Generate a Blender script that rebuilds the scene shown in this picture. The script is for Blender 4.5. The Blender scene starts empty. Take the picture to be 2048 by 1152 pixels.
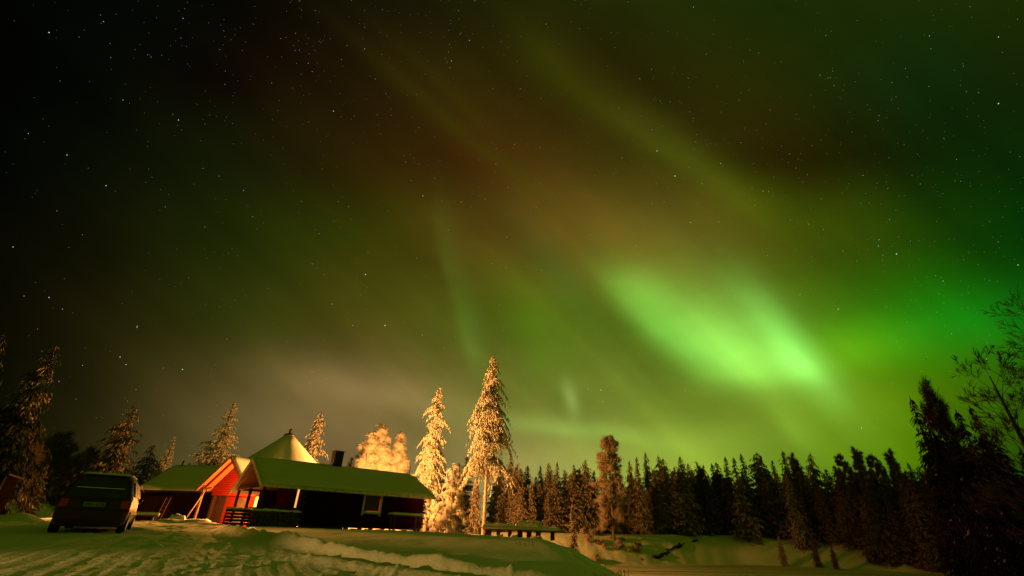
import bpy, math, random
import numpy as np
from mathutils import Vector, Matrix

# ------------------------------------------------------------------ camera
EYE = 1.2
FPX = 910.0
PITCH = math.radians(28.06)
ROLL = math.radians(2.0)
scene = bpy.context.scene
cam_d = bpy.data.cameras.new("camera")
cam = bpy.data.objects.new("camera", cam_d)
scene.collection.objects.link(cam)
cam_d.sensor_width = 36.0
cam_d.lens = 36.0 * FPX / 2048.0
cam_d.clip_start = 0.1
cam_d.clip_end = 20000
cF = Vector((0, math.cos(PITCH), math.sin(PITCH)))
cU0 = Vector((0, -math.sin(PITCH), math.cos(PITCH)))
cR0 = Vector((1, 0, 0))
cR = cR0 * math.cos(ROLL) + cU0 * math.sin(ROLL)
cU = -cR0 * math.sin(ROLL) + cU0 * math.cos(ROLL)
cam.matrix_world = Matrix(((cR.x, cU.x, -cF.x, 0), (cR.y, cU.y, -cF.y, 0), (cR.z, cU.z, -cF.z, EYE), (0, 0, 0, 1)))
scene.camera = cam

scene.view_settings.view_transform = 'Standard'
scene.view_settings.look = 'None'
scene.view_settings.gamma = 1
scene.view_settings.exposure = 0
scene.cycles.max_bounces = 5
scene.cycles.diffuse_bounces = 3
scene.cycles.use_denoising = True
scene.cycles.denoising_prefilter = 'ACCURATE'
scene.cycles.sample_clamp_indirect = 1.0
scene.cycles.sample_clamp_indirect = 1.0
scene.cycles.sample_clamp_direct = 6.0


def ray(px, py):
    """world direction of a point of the view"""
    return (cR * ((px - 1024) / FPX) + cU * (-(py - 576) / FPX) + cF)


def azt(px, py):
    d = ray(px, py)
    h = math.hypot(d.x, d.y)
    return math.atan2(d.x, d.y), d.z / h


def lin(c):
    c = c / 255.0
    return c / 12.92 if c <= 0.04045 else ((c + 0.055) / 1.055) ** 2.4


def L3(r, g, b):
    return (lin(r), lin(g), lin(b))


# ------------------------------------------------------------------ sky (world)
w = bpy.data.worlds.new("World")
scene.world = w
w.use_nodes = True
nt = w.node_tree
for n in list(nt.nodes):
    nt.nodes.remove(n)
N = nt.nodes.new
LK = nt.links.new


def sock(x, s):
    if isinstance(x, (int, float)):
        s.default_value = x
    elif isinstance(x, (tuple, Vector)):
        s.default_value = tuple(x)
    else:
        LK(x, s)


def m(op, a, b=None, c=None, clamp=False):
    n = N('ShaderNodeMath'); n.operation = op; n.use_clamp = clamp
    sock(a, n.inputs[0])
    if b is not None: sock(b, n.inputs[1])
    if c is not None: sock(c, n.inputs[2])
    return n.outputs[0]


def vm(op, a, b=None, scale=None):
    n = N('ShaderNodeVectorMath'); n.operation = op
    sock(a, n.inputs[0])
    if b is not None: sock(b, n.inputs[1])
    if scale is not None: sock(scale, n.inputs['Scale'])
    return n.outputs['Value'] if op in ('DOT_PRODUCT', 'LENGTH') else n.outputs['Vector']


geo = N('ShaderNodeTexCoord').outputs['Generated']
# sky chart: tangent-plane coordinates about one fixed direction of the northern sky
q = m('MAXIMUM', vm('DOT_PRODUCT', geo, tuple(cF)), 0.14)
u0 = m('MULTIPLY_ADD', m('DIVIDE', vm('DOT_PRODUCT', geo, tuple(cR)), q), FPX, 1024.0)
v0 = m('MULTIPLY_ADD', m('DIVIDE', vm('DOT_PRODUCT', geo, tuple(cU)), q), -FPX, 576.0)
cx = N('ShaderNodeCombineXYZ'); LK(u0, cx.inputs[0]); LK(v0, cx.inputs[1])
nz = N('ShaderNodeTexNoise'); nz.inputs['Scale'].default_value = 2.6; nz.inputs['Detail'].default_value = 3.0
LK(geo, nz.inputs['Vector'])
wrp = vm('SCALE', vm('SUBTRACT', nz.outputs['Color'], (0.5, 0.5, 0.5)), scale=64.0)
uv = vm('MULTIPLY', vm('ADD', cx.outputs[0], wrp), (1, 1, 0))
sp = N('ShaderNodeSeparateXYZ'); LK(uv, sp.inputs[0])
u, v = sp.outputs[0], sp.outputs[1]
rows = [
    (0,   [(3, 4, 2), (5, 8, 4), (12, 10, 3), (24, 20, 5), (32, 32, 6), (30, 34, 6), (12, 32, 6), (3, 28, 6), (1, 20, 4)]),
    (160, [(3, 4, 2), (8, 9, 3), (20, 12, 3), (38, 28, 5), (50, 42, 6), (42, 38, 5), (34, 38, 4), (8, 34, 8), (2, 24, 5)]),
    (320, [(4, 6, 3), (14, 18, 4), (28, 28, 5), (52, 36, 6), (68, 46, 9), (64, 58, 11), (42, 34, 3), (22, 36, 3), (4, 38, 4)]),
    (480, [(10, 9, 2), (24, 26, 4), (38, 46, 5), (62, 62, 8), (96, 76, 20), (108, 90, 24), (78, 82, 12), (42, 72, 4), (6, 56, 4)]),
    (640, [(14, 12, 2), (38, 36, 8), (56, 60, 12), (80, 78, 18), (88, 104, 20), (92, 116, 22), (90, 125, 20), (46, 118, 5), (18, 95, 6)]),
    (800, [(14, 14, 3), (52, 46, 16), (94, 80, 36), (116, 98, 48), (119, 123, 44), (116, 136, 42), (122, 150, 36), (100, 145, 11), (50, 95, 5)]),
    (960, [(16, 16, 4), (66, 58, 26), (112, 98, 56), (132, 112, 66), (168, 156, 84), (163, 180, 68), (134, 168, 42), (90, 132, 10), (45, 80, 4)]),
]
un = m('DIVIDE', u, 2048.0, clamp=True)
prev = None
py_prev = 0
for yy, cols in rows:
    cr = N('ShaderNodeValToRGB'); cr.color_ramp.interpolation = 'CARDINAL'
    el = cr.color_ramp.elements
    while len(el) < len(cols): el.new(0.5)
    for i, c in enumerate(cols):
        el[i].position = i / (len(cols) - 1.0)
    for i, c in enumerate(cols):
        el[i].color = (*L3(*c), 1)
    LK(un, cr.inputs[0])
    if prev is None:
        prev = cr.outputs[0]
    else:
        mr = N('ShaderNodeMapRange'); mr.interpolation_type = 'SMOOTHSTEP'; mr.clamp = True
        LK(v, mr.inputs['Value']); mr.inputs['From Min'].default_value = py_prev - 15; mr.inputs['From Max'].default_value = yy + 15
        mx = N('ShaderNodeMix'); mx.data_type = 'RGBA'
        LK(mr.outputs[0], mx.inputs['Factor']); LK(prev, mx.inputs['A']); LK(cr.outputs[0], mx.inputs['B'])
        prev = mx.outputs['Result']
    py_prev = yy
total = prev


def blob(cx_, cy_, sx, sy, ang, col, src=None, neg=None):
    """soft patch of aurora; neg = other half-width on the far side of its long axis"""
    global total
    mp = N('ShaderNodeMapping'); mp.vector_type = 'TEXTURE'
    LK(src or uv, mp.inputs['Vector'])
    mp.inputs['Location'].default_value = (cx_, cy_, 0)
    mp.inputs['Rotation'].default_value = (0, 0, math.radians(ang))
    mp.inputs['Scale'].default_value = (sx, sy, 1)
    vec = mp.outputs[0]
    if neg is not None:
        s = N('ShaderNodeSeparateXYZ'); LK(vec, s.inputs[0])
        y2 = m('ADD', m('MAXIMUM', s.outputs[1], 0.0), m('MULTIPLY', m('MINIMUM', s.outputs[1], 0.0), sy / neg))
        c = N('ShaderNodeCombineXYZ'); LK(s.outputs[0], c.inputs[0]); LK(y2, c.inputs[1]); vec = c.outputs[0]
    g = m('EXPONENT', m('MULTIPLY', vm('DOT_PRODUCT', vec, vec), -1.0))
    total = vm('ADD', total, vm('SCALE', tuple(col), scale=g))


blob(1325, 640, 130, 34, 43, (.09, .34, .035), neg=46)
blob(1440, 700, 100, 42, 32, (.12, .38, .055), neg=62)
blob(1572, 688, 120, 36, 50, (.18, .62, .10), neg=38)
blob(1600, 728, 50, 26, 20, (.04, .15, .025))
blob(1520, 738, 90, 24, 3, (.04, .16, .02), neg=40)
blob(1430, 585, 170, 85, 35, (.055, .09, .012))
blob(1280, 575, 60, 40, 30, (.05, .12, .015))
blob(1465, 680, 140, 46, 36, (.13, .36, .05))
blob(1590, 716, 46, 28, 35, (.03, .05, .03))
blob(1700, 690, 130, 55, -5, (.05, .17, .0))
blob(1880, 655, 190, 62, -8, (.0, .12, .004))
blob(1320, 295, 210, 26, 34, (.017, .027, .001), neg=60)
blob(1110, 150, 110, 40, 48, (.006, .012, .0))
blob(950, 230, 260, 16, 42, (.006, .006, .0))
blob(1010, 330, 200, 14, 38, (.0, .008, .0))
blob(820, 180, 220, 20, 40, (.005, .0045, .0))
blob(1520, 410, 160, 50, 24, (.015, .035, .0))
blob(905, 560, 130, 14, 80, (.014, .036, .004), neg=34)
blob(935, 680, 60, 14, 78, (.014, .055, .008), neg=30)
blob(1130, 560, 120, 34, 52, (.0, .035, .006))
blob(1080, 690, 120, 60, 70, (.0, .035, .0))
blob(1137, 802, 36, 15, 75, (.12, .18, .05))
blob(1125, 862, 150, 16, 7, (.08, .17, .03), neg=24)
blob(1380, 880, 200, 36, -3, (.05, .09, .01))
blob(1585, 860, 60, 18, 55, (.04, .08, .01))
# thin cloud lit from the ground lamps
blob(690, 765, 160, 46, 8, (.10, .068, .028))
blob(600, 840, 220, 60, 4, (.065, .045, .020))
blob(820, 800, 150, 30, 10, (.06, .042, .016))
nz2 = N('ShaderNodeTexNoise'); nz2.inputs['Scale'].default_value = 5.0; nz2.inputs['Detail'].default_value = 5.0
mp2 = N('ShaderNodeMapping'); mp2.inputs['Rotation'].default_value = (0, 0.5, 0.3); mp2.inputs['Scale'].default_value = (1.2, 1.2, 2.4)
LK(geo, mp2.inputs[0]); LK(mp2.outputs[0], nz2.inputs['Vector'])
# faint parallel rays across the curtains
mp3 = N('ShaderNodeMapping'); mp3.vector_type = 'TEXTURE'; LK(uv, mp3.inputs[0])
mp3.inputs['Rotation'].default_value = (0, 0, math.radians(44)); mp3.inputs['Scale'].default_value = (1500, 120, 1)
nz3 = N('ShaderNodeTexNoise'); nz3.inputs['Scale'].default_value = 1.0; nz3.inputs['Detail'].default_value = 2.5
LK(mp3.outputs[0], nz3.inputs['Vector'])
total = vm('SCALE', total, scale=m('MULTIPLY_ADD', nz3.outputs['Fac'], 0.75, 0.52))
total = vm('SCALE', total, scale=m('MULTIPLY_ADD', nz2.outputs['Fac'], 0.40, 0.77))
# green glow added overhead and behind the viewer to brighten the snow
ov = N('ShaderNodeMapRange'); ov.interpolation_type = 'SMOOTHSTEP'
LK(vm('DOT_PRODUCT', geo, (0.25, -0.80, 0.55)), ov.inputs['Value']); ov.inputs['From Min'].default_value = -0.05; ov.inputs['From Max'].default_value = 0.9
total = vm('ADD', total, vm('SCALE', (0.048, 0.072, 0.0), scale=ov.outputs[0]))
total = vm('MAXIMUM', total, (0.0004, 0.0006, 0.0003))
bg = N('ShaderNodeBackground'); bg.inputs['Strength'].default_value = 1.0
LK(total, bg.inputs['Color'])
wo = N('ShaderNodeOutputWorld'); LK(bg.outputs[0], wo.inputs['Surface'])
w.cycles.sampling_method = 'MANUAL'
w.cycles.sample_map_resolution = 512

# ------------------------------------------------------------------ helpers
col = scene.collection


def tag(o, label=None, cat=None, group=None, kind=None):
    if label: o['label'] = label
    if cat: o['category'] = cat
    if group: o['group'] = group
    if kind: o['kind'] = kind
    return o


def empty(name, loc, rz=0.0):
    o = bpy.data.objects.new(name, None)
    o.empty_display_size = 0.2
    o.location = loc; o.rotation_euler = (0, 0, rz)
    col.objects.link(o)
    return o


def mk(name, verts, faces, mats, parent=None, smooth=False, midx=None):
    me = bpy.data.meshes.new(name)
    if isinstance(verts, np.ndarray) and isinstance(faces, np.ndarray):
        nv, nf, k = len(verts), len(faces), faces.shape[1]
        me.vertices.add(nv); me.vertices.foreach_set('co', verts.astype(np.float32).ravel())
        me.loops.add(nf * k); me.loops.foreach_set('vertex_index', faces.astype(np.int32).ravel())
        me.polygons.add(nf)
        me.polygons.foreach_set('loop_start', np.arange(0, nf * k, k, dtype=np.int32))
        me.polygons.foreach_set('loop_total', np.full(nf, k, dtype=np.int32))
        me.update(calc_edges=True)
    else:
        me.from_pydata([tuple(p) for p in verts], [], [tuple(f) for f in faces])
        me.update()
    if not isinstance(mats, (list, tuple)): mats = [mats]
    for mm in mats: me.materials.append(mm)
    if midx is not None:
        me.polygons.foreach_set('material_index', np.asarray(midx, dtype=np.int32))
    if smooth:
        me.polygons.foreach_set('use_smooth', np.ones(len(me.polygons), dtype=bool))
    me.validate()
    o = bpy.data.objects.new(name, me)
    col.objects.link(o)
    if parent: o.parent = parent
    return o


class MB:
    """collects simple solids into one mesh"""
    def __init__(s): s.v = []; s.f = []; s.mi = []

    def add(s, vs, fs, mi=0):
        b = len(s.v)
        s.v += [tuple(p) for p in vs]
        s.f += [tuple(i + b for i in f) for f in fs]
        s.mi += [mi] * len(fs)
        return s

    def box(s, c, size, rot=None, mi=0):
        hx, hy, hz = size[0] / 2, size[1] / 2, size[2] / 2
        vs = [Vector((x, y, z)) for x in (-hx, hx) for y in (-hy, hy) for z in (-hz, hz)]
        if rot is not None: vs = [rot @ p for p in vs]
        c = Vector(c)
        return s.add([p + c for p in vs], [(0, 1, 3, 2), (4, 6, 7, 5), (0, 4, 5, 1), (2, 3, 7, 6), (0, 2, 6, 4), (1, 5, 7, 3)], mi)

    def beam(s, a, b, wd, ht, mi=0, up=(0, 0, 1)):
        a = Vector(a); b = Vector(b); d = (b - a)
        x = d.normalized(); y = Vector(up).cross(x)
        if y.length < 1e-4: y = Vector((1, 0, 0)).cross(x)
        y.normalize(); z = x.cross(y)
        R = Matrix((x, y, z)).transposed()
        return s.box((a + b) / 2, (d.length, wd, ht), R, mi)

    def tube(s, pts, rads, n=8, mi=0, cap=True):
        pts = [Vector(p) for p in pts]
        b = len(s.v); k = len(pts)
        for i, p in enumerate(pts):
            t = (pts[min(i + 1, k - 1)] - pts[max(i - 1, 0)]).normalized()
            ref = Vector((0, 0, 1)) if abs(t.z) < .9 else Vector((1, 0, 0))
            x = ref.cross(t).normalized(); y = t.cross(x)
            for j in range(n):
                a = 2 * math.pi * j / n
                s.v.append(tuple(p + (x * math.cos(a) + y * math.sin(a)) * rads[i]))
        for i in range(k - 1):
            for j in range(n):
                s.f.append((b + i * n + j, b + i * n + (j + 1) % n, b + (i + 1) * n + (j + 1) % n, b + (i + 1) * n + j)); s.mi.append(mi)
        if cap:
            s.f.append(tuple(b + j for j in range(n))[::-1]); s.mi.append(mi)
            s.f.append(tuple(b + (k - 1) * n + j for j in range(n))); s.mi.append(mi)
        return s

    def build(s, name, mats, parent=None, smooth=False, bevel=0):
        o = mk(name, s.v, s.f, mats, parent, smooth, s.mi)
        if bevel:
            md = o.modifiers.new('bevel', 'BEVEL'); md.width = bevel; md.segments = 2; md.limit_method = 'ANGLE'
        return o


def pillow(nx, ny, sx, sy, h, seed=0, edge=.35, amp=.15):
    """snow cap: rounded top, flat bottom, slightly uneven; centred, bottom at z=0"""
    rs = np.random.RandomState(seed)
    vs, fs = [], []
    ph = rs.rand(6) * 6.28
    for i in range(nx + 1):
        for j in range(ny + 1):
            a = i / nx * 2 - 1; b = j / ny * 2 - 1
            a2 = math.copysign(1 - (1 - abs(a)) ** 1.5, a); b2 = math.copysign(1 - (1 - abs(b)) ** 1.5, b)
            ex = min((1 - abs(a2)) / edge / (sy / max(sx, sy)) * 1.0, 1) if sx >= sy else min((1 - abs(a2)) / edge, 1)
            ex = min((1 - abs(a2)) * sx / (edge * min(sx, sy)), 1); ey = min((1 - abs(b2)) * sy / (edge * min(sx, sy)), 1)
            f = math.sqrt(max(1 - (1 - ex) ** 2, 0)) * math.sqrt(max(1 - (1 - ey) ** 2, 0))
            wob = 1 + amp * (math.sin(a * 3 + ph[0]) * math.sin(b * 2.3 + ph[1]) + .5 * math.sin(a * 9 + ph[2] + b * 4) + .35 * math.sin(a * 23 + ph[3]))
            bul = 1 + .04 * math.sin(a * 17 + ph[4]) * (abs(b) > .8)
            vs.append((a2 * sx / 2, b2 * sy / 2 * bul, h * (.12 + .88 * f * wob)))
    top = len(vs)
    vs += [(x * .985, y * .97, 0) for x, y, z in vs]
    W = ny + 1
    for i in range(nx):
        for j in range(ny):
            q_ = (i * W + j, (i + 1) * W + j, (i + 1) * W + j + 1, i * W + j + 1)
            fs.append(q_); fs.append(tuple(top + k for k in q_[::-1]))
    for i in range(nx):
        fs.append((i * W, top + i * W, top + (i + 1) * W, (i + 1) * W))
        j = ny; fs.append((i * W + j, (i + 1) * W + j, top + (i + 1) * W + j, top + i * W + j))
    for j in range(ny):
        fs.append((j, j + 1, top + j + 1, top + j))
        k = nx * W; fs.append((k + j, top + k + j, top + k + j + 1, k + j + 1))
    return vs, fs


# ------------------------------------------------------------------ materials
def mat(name, base, rough=.7, bump=None, var=None, metal=0, spec=.3, emit=None, es=0):
    """base colour with procedural variation; bump=(scale,strength,dist); var=(scale, other colour, low, high, (sx,sy,sz))"""
    mt = bpy.data.materials.new(name); mt.use_nodes = True
    t = mt.node_tree; p = t.nodes['Principled BSDF']
    p.inputs['Base Color'].default_value = (*base, 1); p.inputs['Roughness'].default_value = rough
    p.inputs['Metallic'].default_value = metal; p.inputs['Specular IOR Level'].default_value = spec
    tc = t.nodes.new('ShaderNodeTexCoord')
    if var:
        mp_ = t.nodes.new('ShaderNodeMapping'); t.links.new(tc.outputs['Object'], mp_.inputs[0])
        if len(var) > 4: mp_.inputs['Scale'].default_value = var[4]
        n1 = t.nodes.new('ShaderNodeTexNoise'); n1.inputs['Scale'].default_value = var[0]; n1.inputs['Detail'].default_value = 6
        t.links.new(mp_.outputs[0], n1.inputs['Vector'])
        r_ = t.nodes.new('ShaderNodeMapRange'); r_.inputs['From Min'].default_value = var[2]; r_.inputs['From Max'].default_value = var[3]
        t.links.new(n1.outputs['Fac'], r_.inputs['Value'])
        mx_ = t.nodes.new('ShaderNodeMix'); mx_.data_type = 'RGBA'
        mx_.inputs['A'].default_value = (*base, 1); mx_.inputs['B'].default_value = (*var[1], 1)
        t.links.new(r_.outputs[0], mx_.inputs['Factor']); t.links.new(mx_.outputs['Result'], p.inputs['Base Color'])
    if bump:
        n2 = t.nodes.new('ShaderNodeTexNoise'); n2.inputs['Scale'].default_value = bump[0]; n2.inputs['Detail'].default_value = 7; n2.inputs['Roughness'].default_value = .6
        t.links.new(tc.outputs['Object'], n2.inputs['Vector'])
        b_ = t.nodes.new('ShaderNodeBump'); b_.inputs['Strength'].default_value = bump[1]; b_.inputs['Distance'].default_value = bump[2]
        t.links.new(n2.outputs['Fac'], b_.inputs['Height']); t.links.new(b_.outputs[0], p.inputs['Normal'])
    if emit:
        p.inputs['Emission Color'].default_value = (*emit, 1); p.inputs['Emission Strength'].default_value = es
    return mt


def boards(name, base, dark, axis, period, rough=.75):
    """painted boards: grooves every `period` along object axis, streaky paint"""
    mt = mat(name, base, rough, spec=.0, var=(3.0, dark, .45, .75, (1, 1, 6) if axis == 'Z' else (6, 6, 1)))
    t = mt.node_tree; p = t.nodes['Principled BSDF']
    tc = t.nodes.new('ShaderNodeTexCoord'); s_ = t.nodes.new('ShaderNodeSeparateXYZ'); t.links.new(tc.outputs['Object'], s_.inputs[0])
    md = t.nodes.new('ShaderNodeMath'); md.operation = 'MULTIPLY'; md.inputs[1].default_value = math.pi / period
    t.links.new(s_.outputs[axis], md.inputs[0])
    sn = t.nodes.new('ShaderNodeMath'); sn.operation = 'SINE'; t.links.new(md.outputs[0], sn.inputs[0])
    ab = t.nodes.new('ShaderNodeMath'); ab.operation = 'ABSOLUTE'; t.links.new(sn.outputs[0], ab.inputs[0])
    pw = t.nodes.new('ShaderNodeMath'); pw.operation = 'POWER'; pw.inputs[1].default_value = .35; t.links.new(ab.outputs[0], pw.inputs[0])
    b_ = t.nodes.new('ShaderNodeBump'); b_.inputs['Strength'].default_value = .9; b_.inputs['Distance'].default_value = .04
    t.links.new(pw.outputs[0], b_.inputs['Height']); t.links.new(b_.outputs[0], p.inputs['Normal'])
    return mt


M = dict(
    snow=mat('snow', (.80, .80, .79), .55, bump=(3.0, .5, .08), spec=.25),
    snow_roof=mat('roof snow', (.78, .79, .78), .6, bump=(1.4, .35, .06), spec=.2),
    snow_ground=mat('ground snow', (.80, .80, .78), .6, bump=(7.0, .7, .05), spec=.2),
    ice=mat('snowy ice', (.62, .61, .58), .6, bump=(.5, .6, .15), var=(.05, (.48, .47, .44), .4, .7), spec=.25),
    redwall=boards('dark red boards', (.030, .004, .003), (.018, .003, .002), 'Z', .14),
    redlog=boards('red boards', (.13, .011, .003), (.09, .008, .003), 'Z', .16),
    darkwall=boards('dark brown boards', (.030, .014, .009), (.018, .009, .007), 'X', .15),
    pine_board=boards('pine boards', (.24, .085, .028), (.17, .06, .02), 'X', .12),
    wood=mat('brown wood', (.22, .11, .05), .7, var=(6, (.14, .07, .035), .4, .7, (1, 1, .3)), bump=(20, .3, .02)),
    darkwood=mat('dark wood', (.05, .026, .015), .75, var=(6, (.03, .016, .01), .4, .7)),
    white=mat('white trim', (.80, .78, .70), .6, var=(5, (.48, .45, .40), .45, .7)),
    metal=mat('dark metal', (.03, .03, .03), .45, metal=.6, var=(5, (.05, .045, .04), .4, .7)),
    glass=mat('dark glass', (.012, .012, .012), .38, spec=.5, var=(2.5, (.05, .048, .04), .5, .8)),
    casing_glow=mat('glowing casing strip', (.5, .3, .1), .5, emit=(1, .46, .10), es=1.15),  # emission paints lamp light on white casings
    dimglass=mat('dim lit pane', (.02, .012, .008), .1, spec=.5, emit=(.30, .055, .004), es=.012),
    glow=mat('painted pane glow', (.3, .1, .03), .6, emit=(.55, .10, .006), es=.45),  # emission paints the orange glow at the pane edges
    bark=mat('frosted bark', (.24, .18, .13), .85, bump=(12, .6, .04), var=(4, (.16, .11, .08), .42, .62, (1, 1, .35))),
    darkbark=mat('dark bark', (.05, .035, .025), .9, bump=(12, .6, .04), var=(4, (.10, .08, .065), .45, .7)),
    treesnow=mat('snow on branches', (.74, .73, .70), .7, spec=.15, var=(2.2, (.52, .50, .46), .5, .72)),
    frost=mat('frosted twigs', (.62, .60, .56), .8, spec=.1, var=(1.5, (.42, .39, .34), .5, .72)),
    shadefrost=mat('dull snow on far branches', (.46, .38, .30), .85, spec=.05, var=(1.5, (.24, .19, .14), .45, .7)),  # albedo lowered to paint the shade among the branches
    deepshadefrost=mat('frosted twigs darkened by painted shade', (.17, .135, .095), .85, spec=.1, var=(1.5, (.08, .06, .04), .45, .7)),  # darker still, shade painted into the frosted twigs
    thinfrost=mat('lightly frosted twigs', (.26, .24, .20), .8, spec=.1, var=(1.5, (.15, .13, .10), .45, .7)),
    needles=mat('spruce needles', (.045, .055, .022), .8, spec=.1, var=(3, (.075, .060, .028), .45, .7)),
    shadeneedles=mat('dark spruce needles', (.016, .016, .009), .9, spec=.0, var=(3, (.026, .02, .012), .45, .7)),  # darker copy of the needles that paints shade on dim trees
    twig=mat('bare twigs', (.030, .024, .018), .85, spec=.1, var=(3, (.05, .04, .03), .45, .7)),
    carpaint=mat('dark red paint', (.055, .006, .004), .3, spec=.3, var=(1.2, (.045, .014, .009), .5, .7)),
    plastic=mat('black plastic', (.02, .02, .02), .6),
    rubber=mat('rubber', (.02, .02, .02), .85),
    rim=mat('wheel metal', (.25, .25, .25), .4, metal=.8),
    redlens=mat('red lens', (.60, .02, .015), .15, spec=.6),
    plate=mat('plate white', (.26, .26, .23), .5),
    ink=mat('plate black', (.02, .02, .02), .6),
    logend=mat('log end', (.13, .09, .05), .8, var=(14, (.08, .05, .03), .4, .7)),
    logbark=mat('log bark', (.10, .07, .05), .9, bump=(14, .6, .03)),
    soil=mat('dark soil', (.022, .015, .010), .95, bump=(6, .8, .1), var=(3, (.05, .035, .02), .45, .7)),
    grass=mat('dry grass', (.20, .16, .09), .85),
    star_a=mat('faint star', (0, 0, 0), 1, emit=(1, .97, .82), es=.10),
    star_b=mat('dim star', (0, 0, 0), 1, emit=(1, .97, .85), es=.19),
    star_c=mat('clear star', (0, 0, 0), 1, emit=(.95, .98, .95), es=.42),
    star_d=mat('bright star', (0, 0, 0), 1, emit=(.95, .97, 1), es=1.0),
    lampglass=mat('lamp glass', (.8, .7, .5), .4, emit=(1, .50, .13), es=1.0),
)
M['carpaint'].node_tree.nodes['Principled BSDF'].inputs['Coat Weight'].default_value = .25

# ------------------------------------------------------------------ terrain
def smooth(t):
    t = np.clip(t, 0, 1)
    return t * t * (3 - 2 * t)


_rs = np.random.RandomState(5)
_perm = _rs.rand(256, 256)


def vnoise(x, y):
    xi = np.floor(x).astype(int); yi = np.floor(y).astype(int)
    fx = x - xi; fy = y - yi
    fx = fx * fx * (3 - 2 * fx); fy = fy * fy * (3 - 2 * fy)
    g = lambda a, b: _perm[a & 255, b & 255]
    return (g(xi, yi) * (1 - fx) + g(xi + 1, yi) * fx) * (1 - fy) + (g(xi, yi + 1) * (1 - fx) + g(xi + 1, yi + 1) * fx) * fy


def fbm(x, y, o=4):
    s = 0; a = .5
    for i in range(o):
        s = s + a * (vnoise(x * 2 ** i + 17.3 * i, y * 2 ** i + 9.1 * i) - .5); a *= .55
    return s


BERM = [(-15.5, 25.0), (-11.0, 20.0), (-6.9, 15.9), (-3.6, 12.6), (-1.1, 10.7), (1.0, 9.6), (6, 8.2)]


def berm_dist(x, y):
    """signed distance beyond the ploughed snow bank (positive = on the mound), and position along it"""
    best = np.full(np.shape(x), 1e9); sg = np.zeros(np.shape(x)); tt = np.zeros(np.shape(x)); acc = 0
    for (x0, y0), (x1, y1) in zip(BERM[:-1], BERM[1:]):
        dx, dy = x1 - x0, y1 - y0; L = math.hypot(dx, dy)
        t = np.clip(((x - x0) * dx + (y - y0) * dy) / L ** 2, 0, 1)
        px, py = x0 + t * dx, y0 + t * dy
        d = np.hypot(x - px, y - py)
        s = -((x - x0) * dy - (y - y0) * dx) / L
        k = d < best
        best = np.where(k, d, best); sg = np.where(k, np.sign(s), sg); tt = np.where(k, acc + t * L, tt)
        acc += L
    return best * sg, tt


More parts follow.
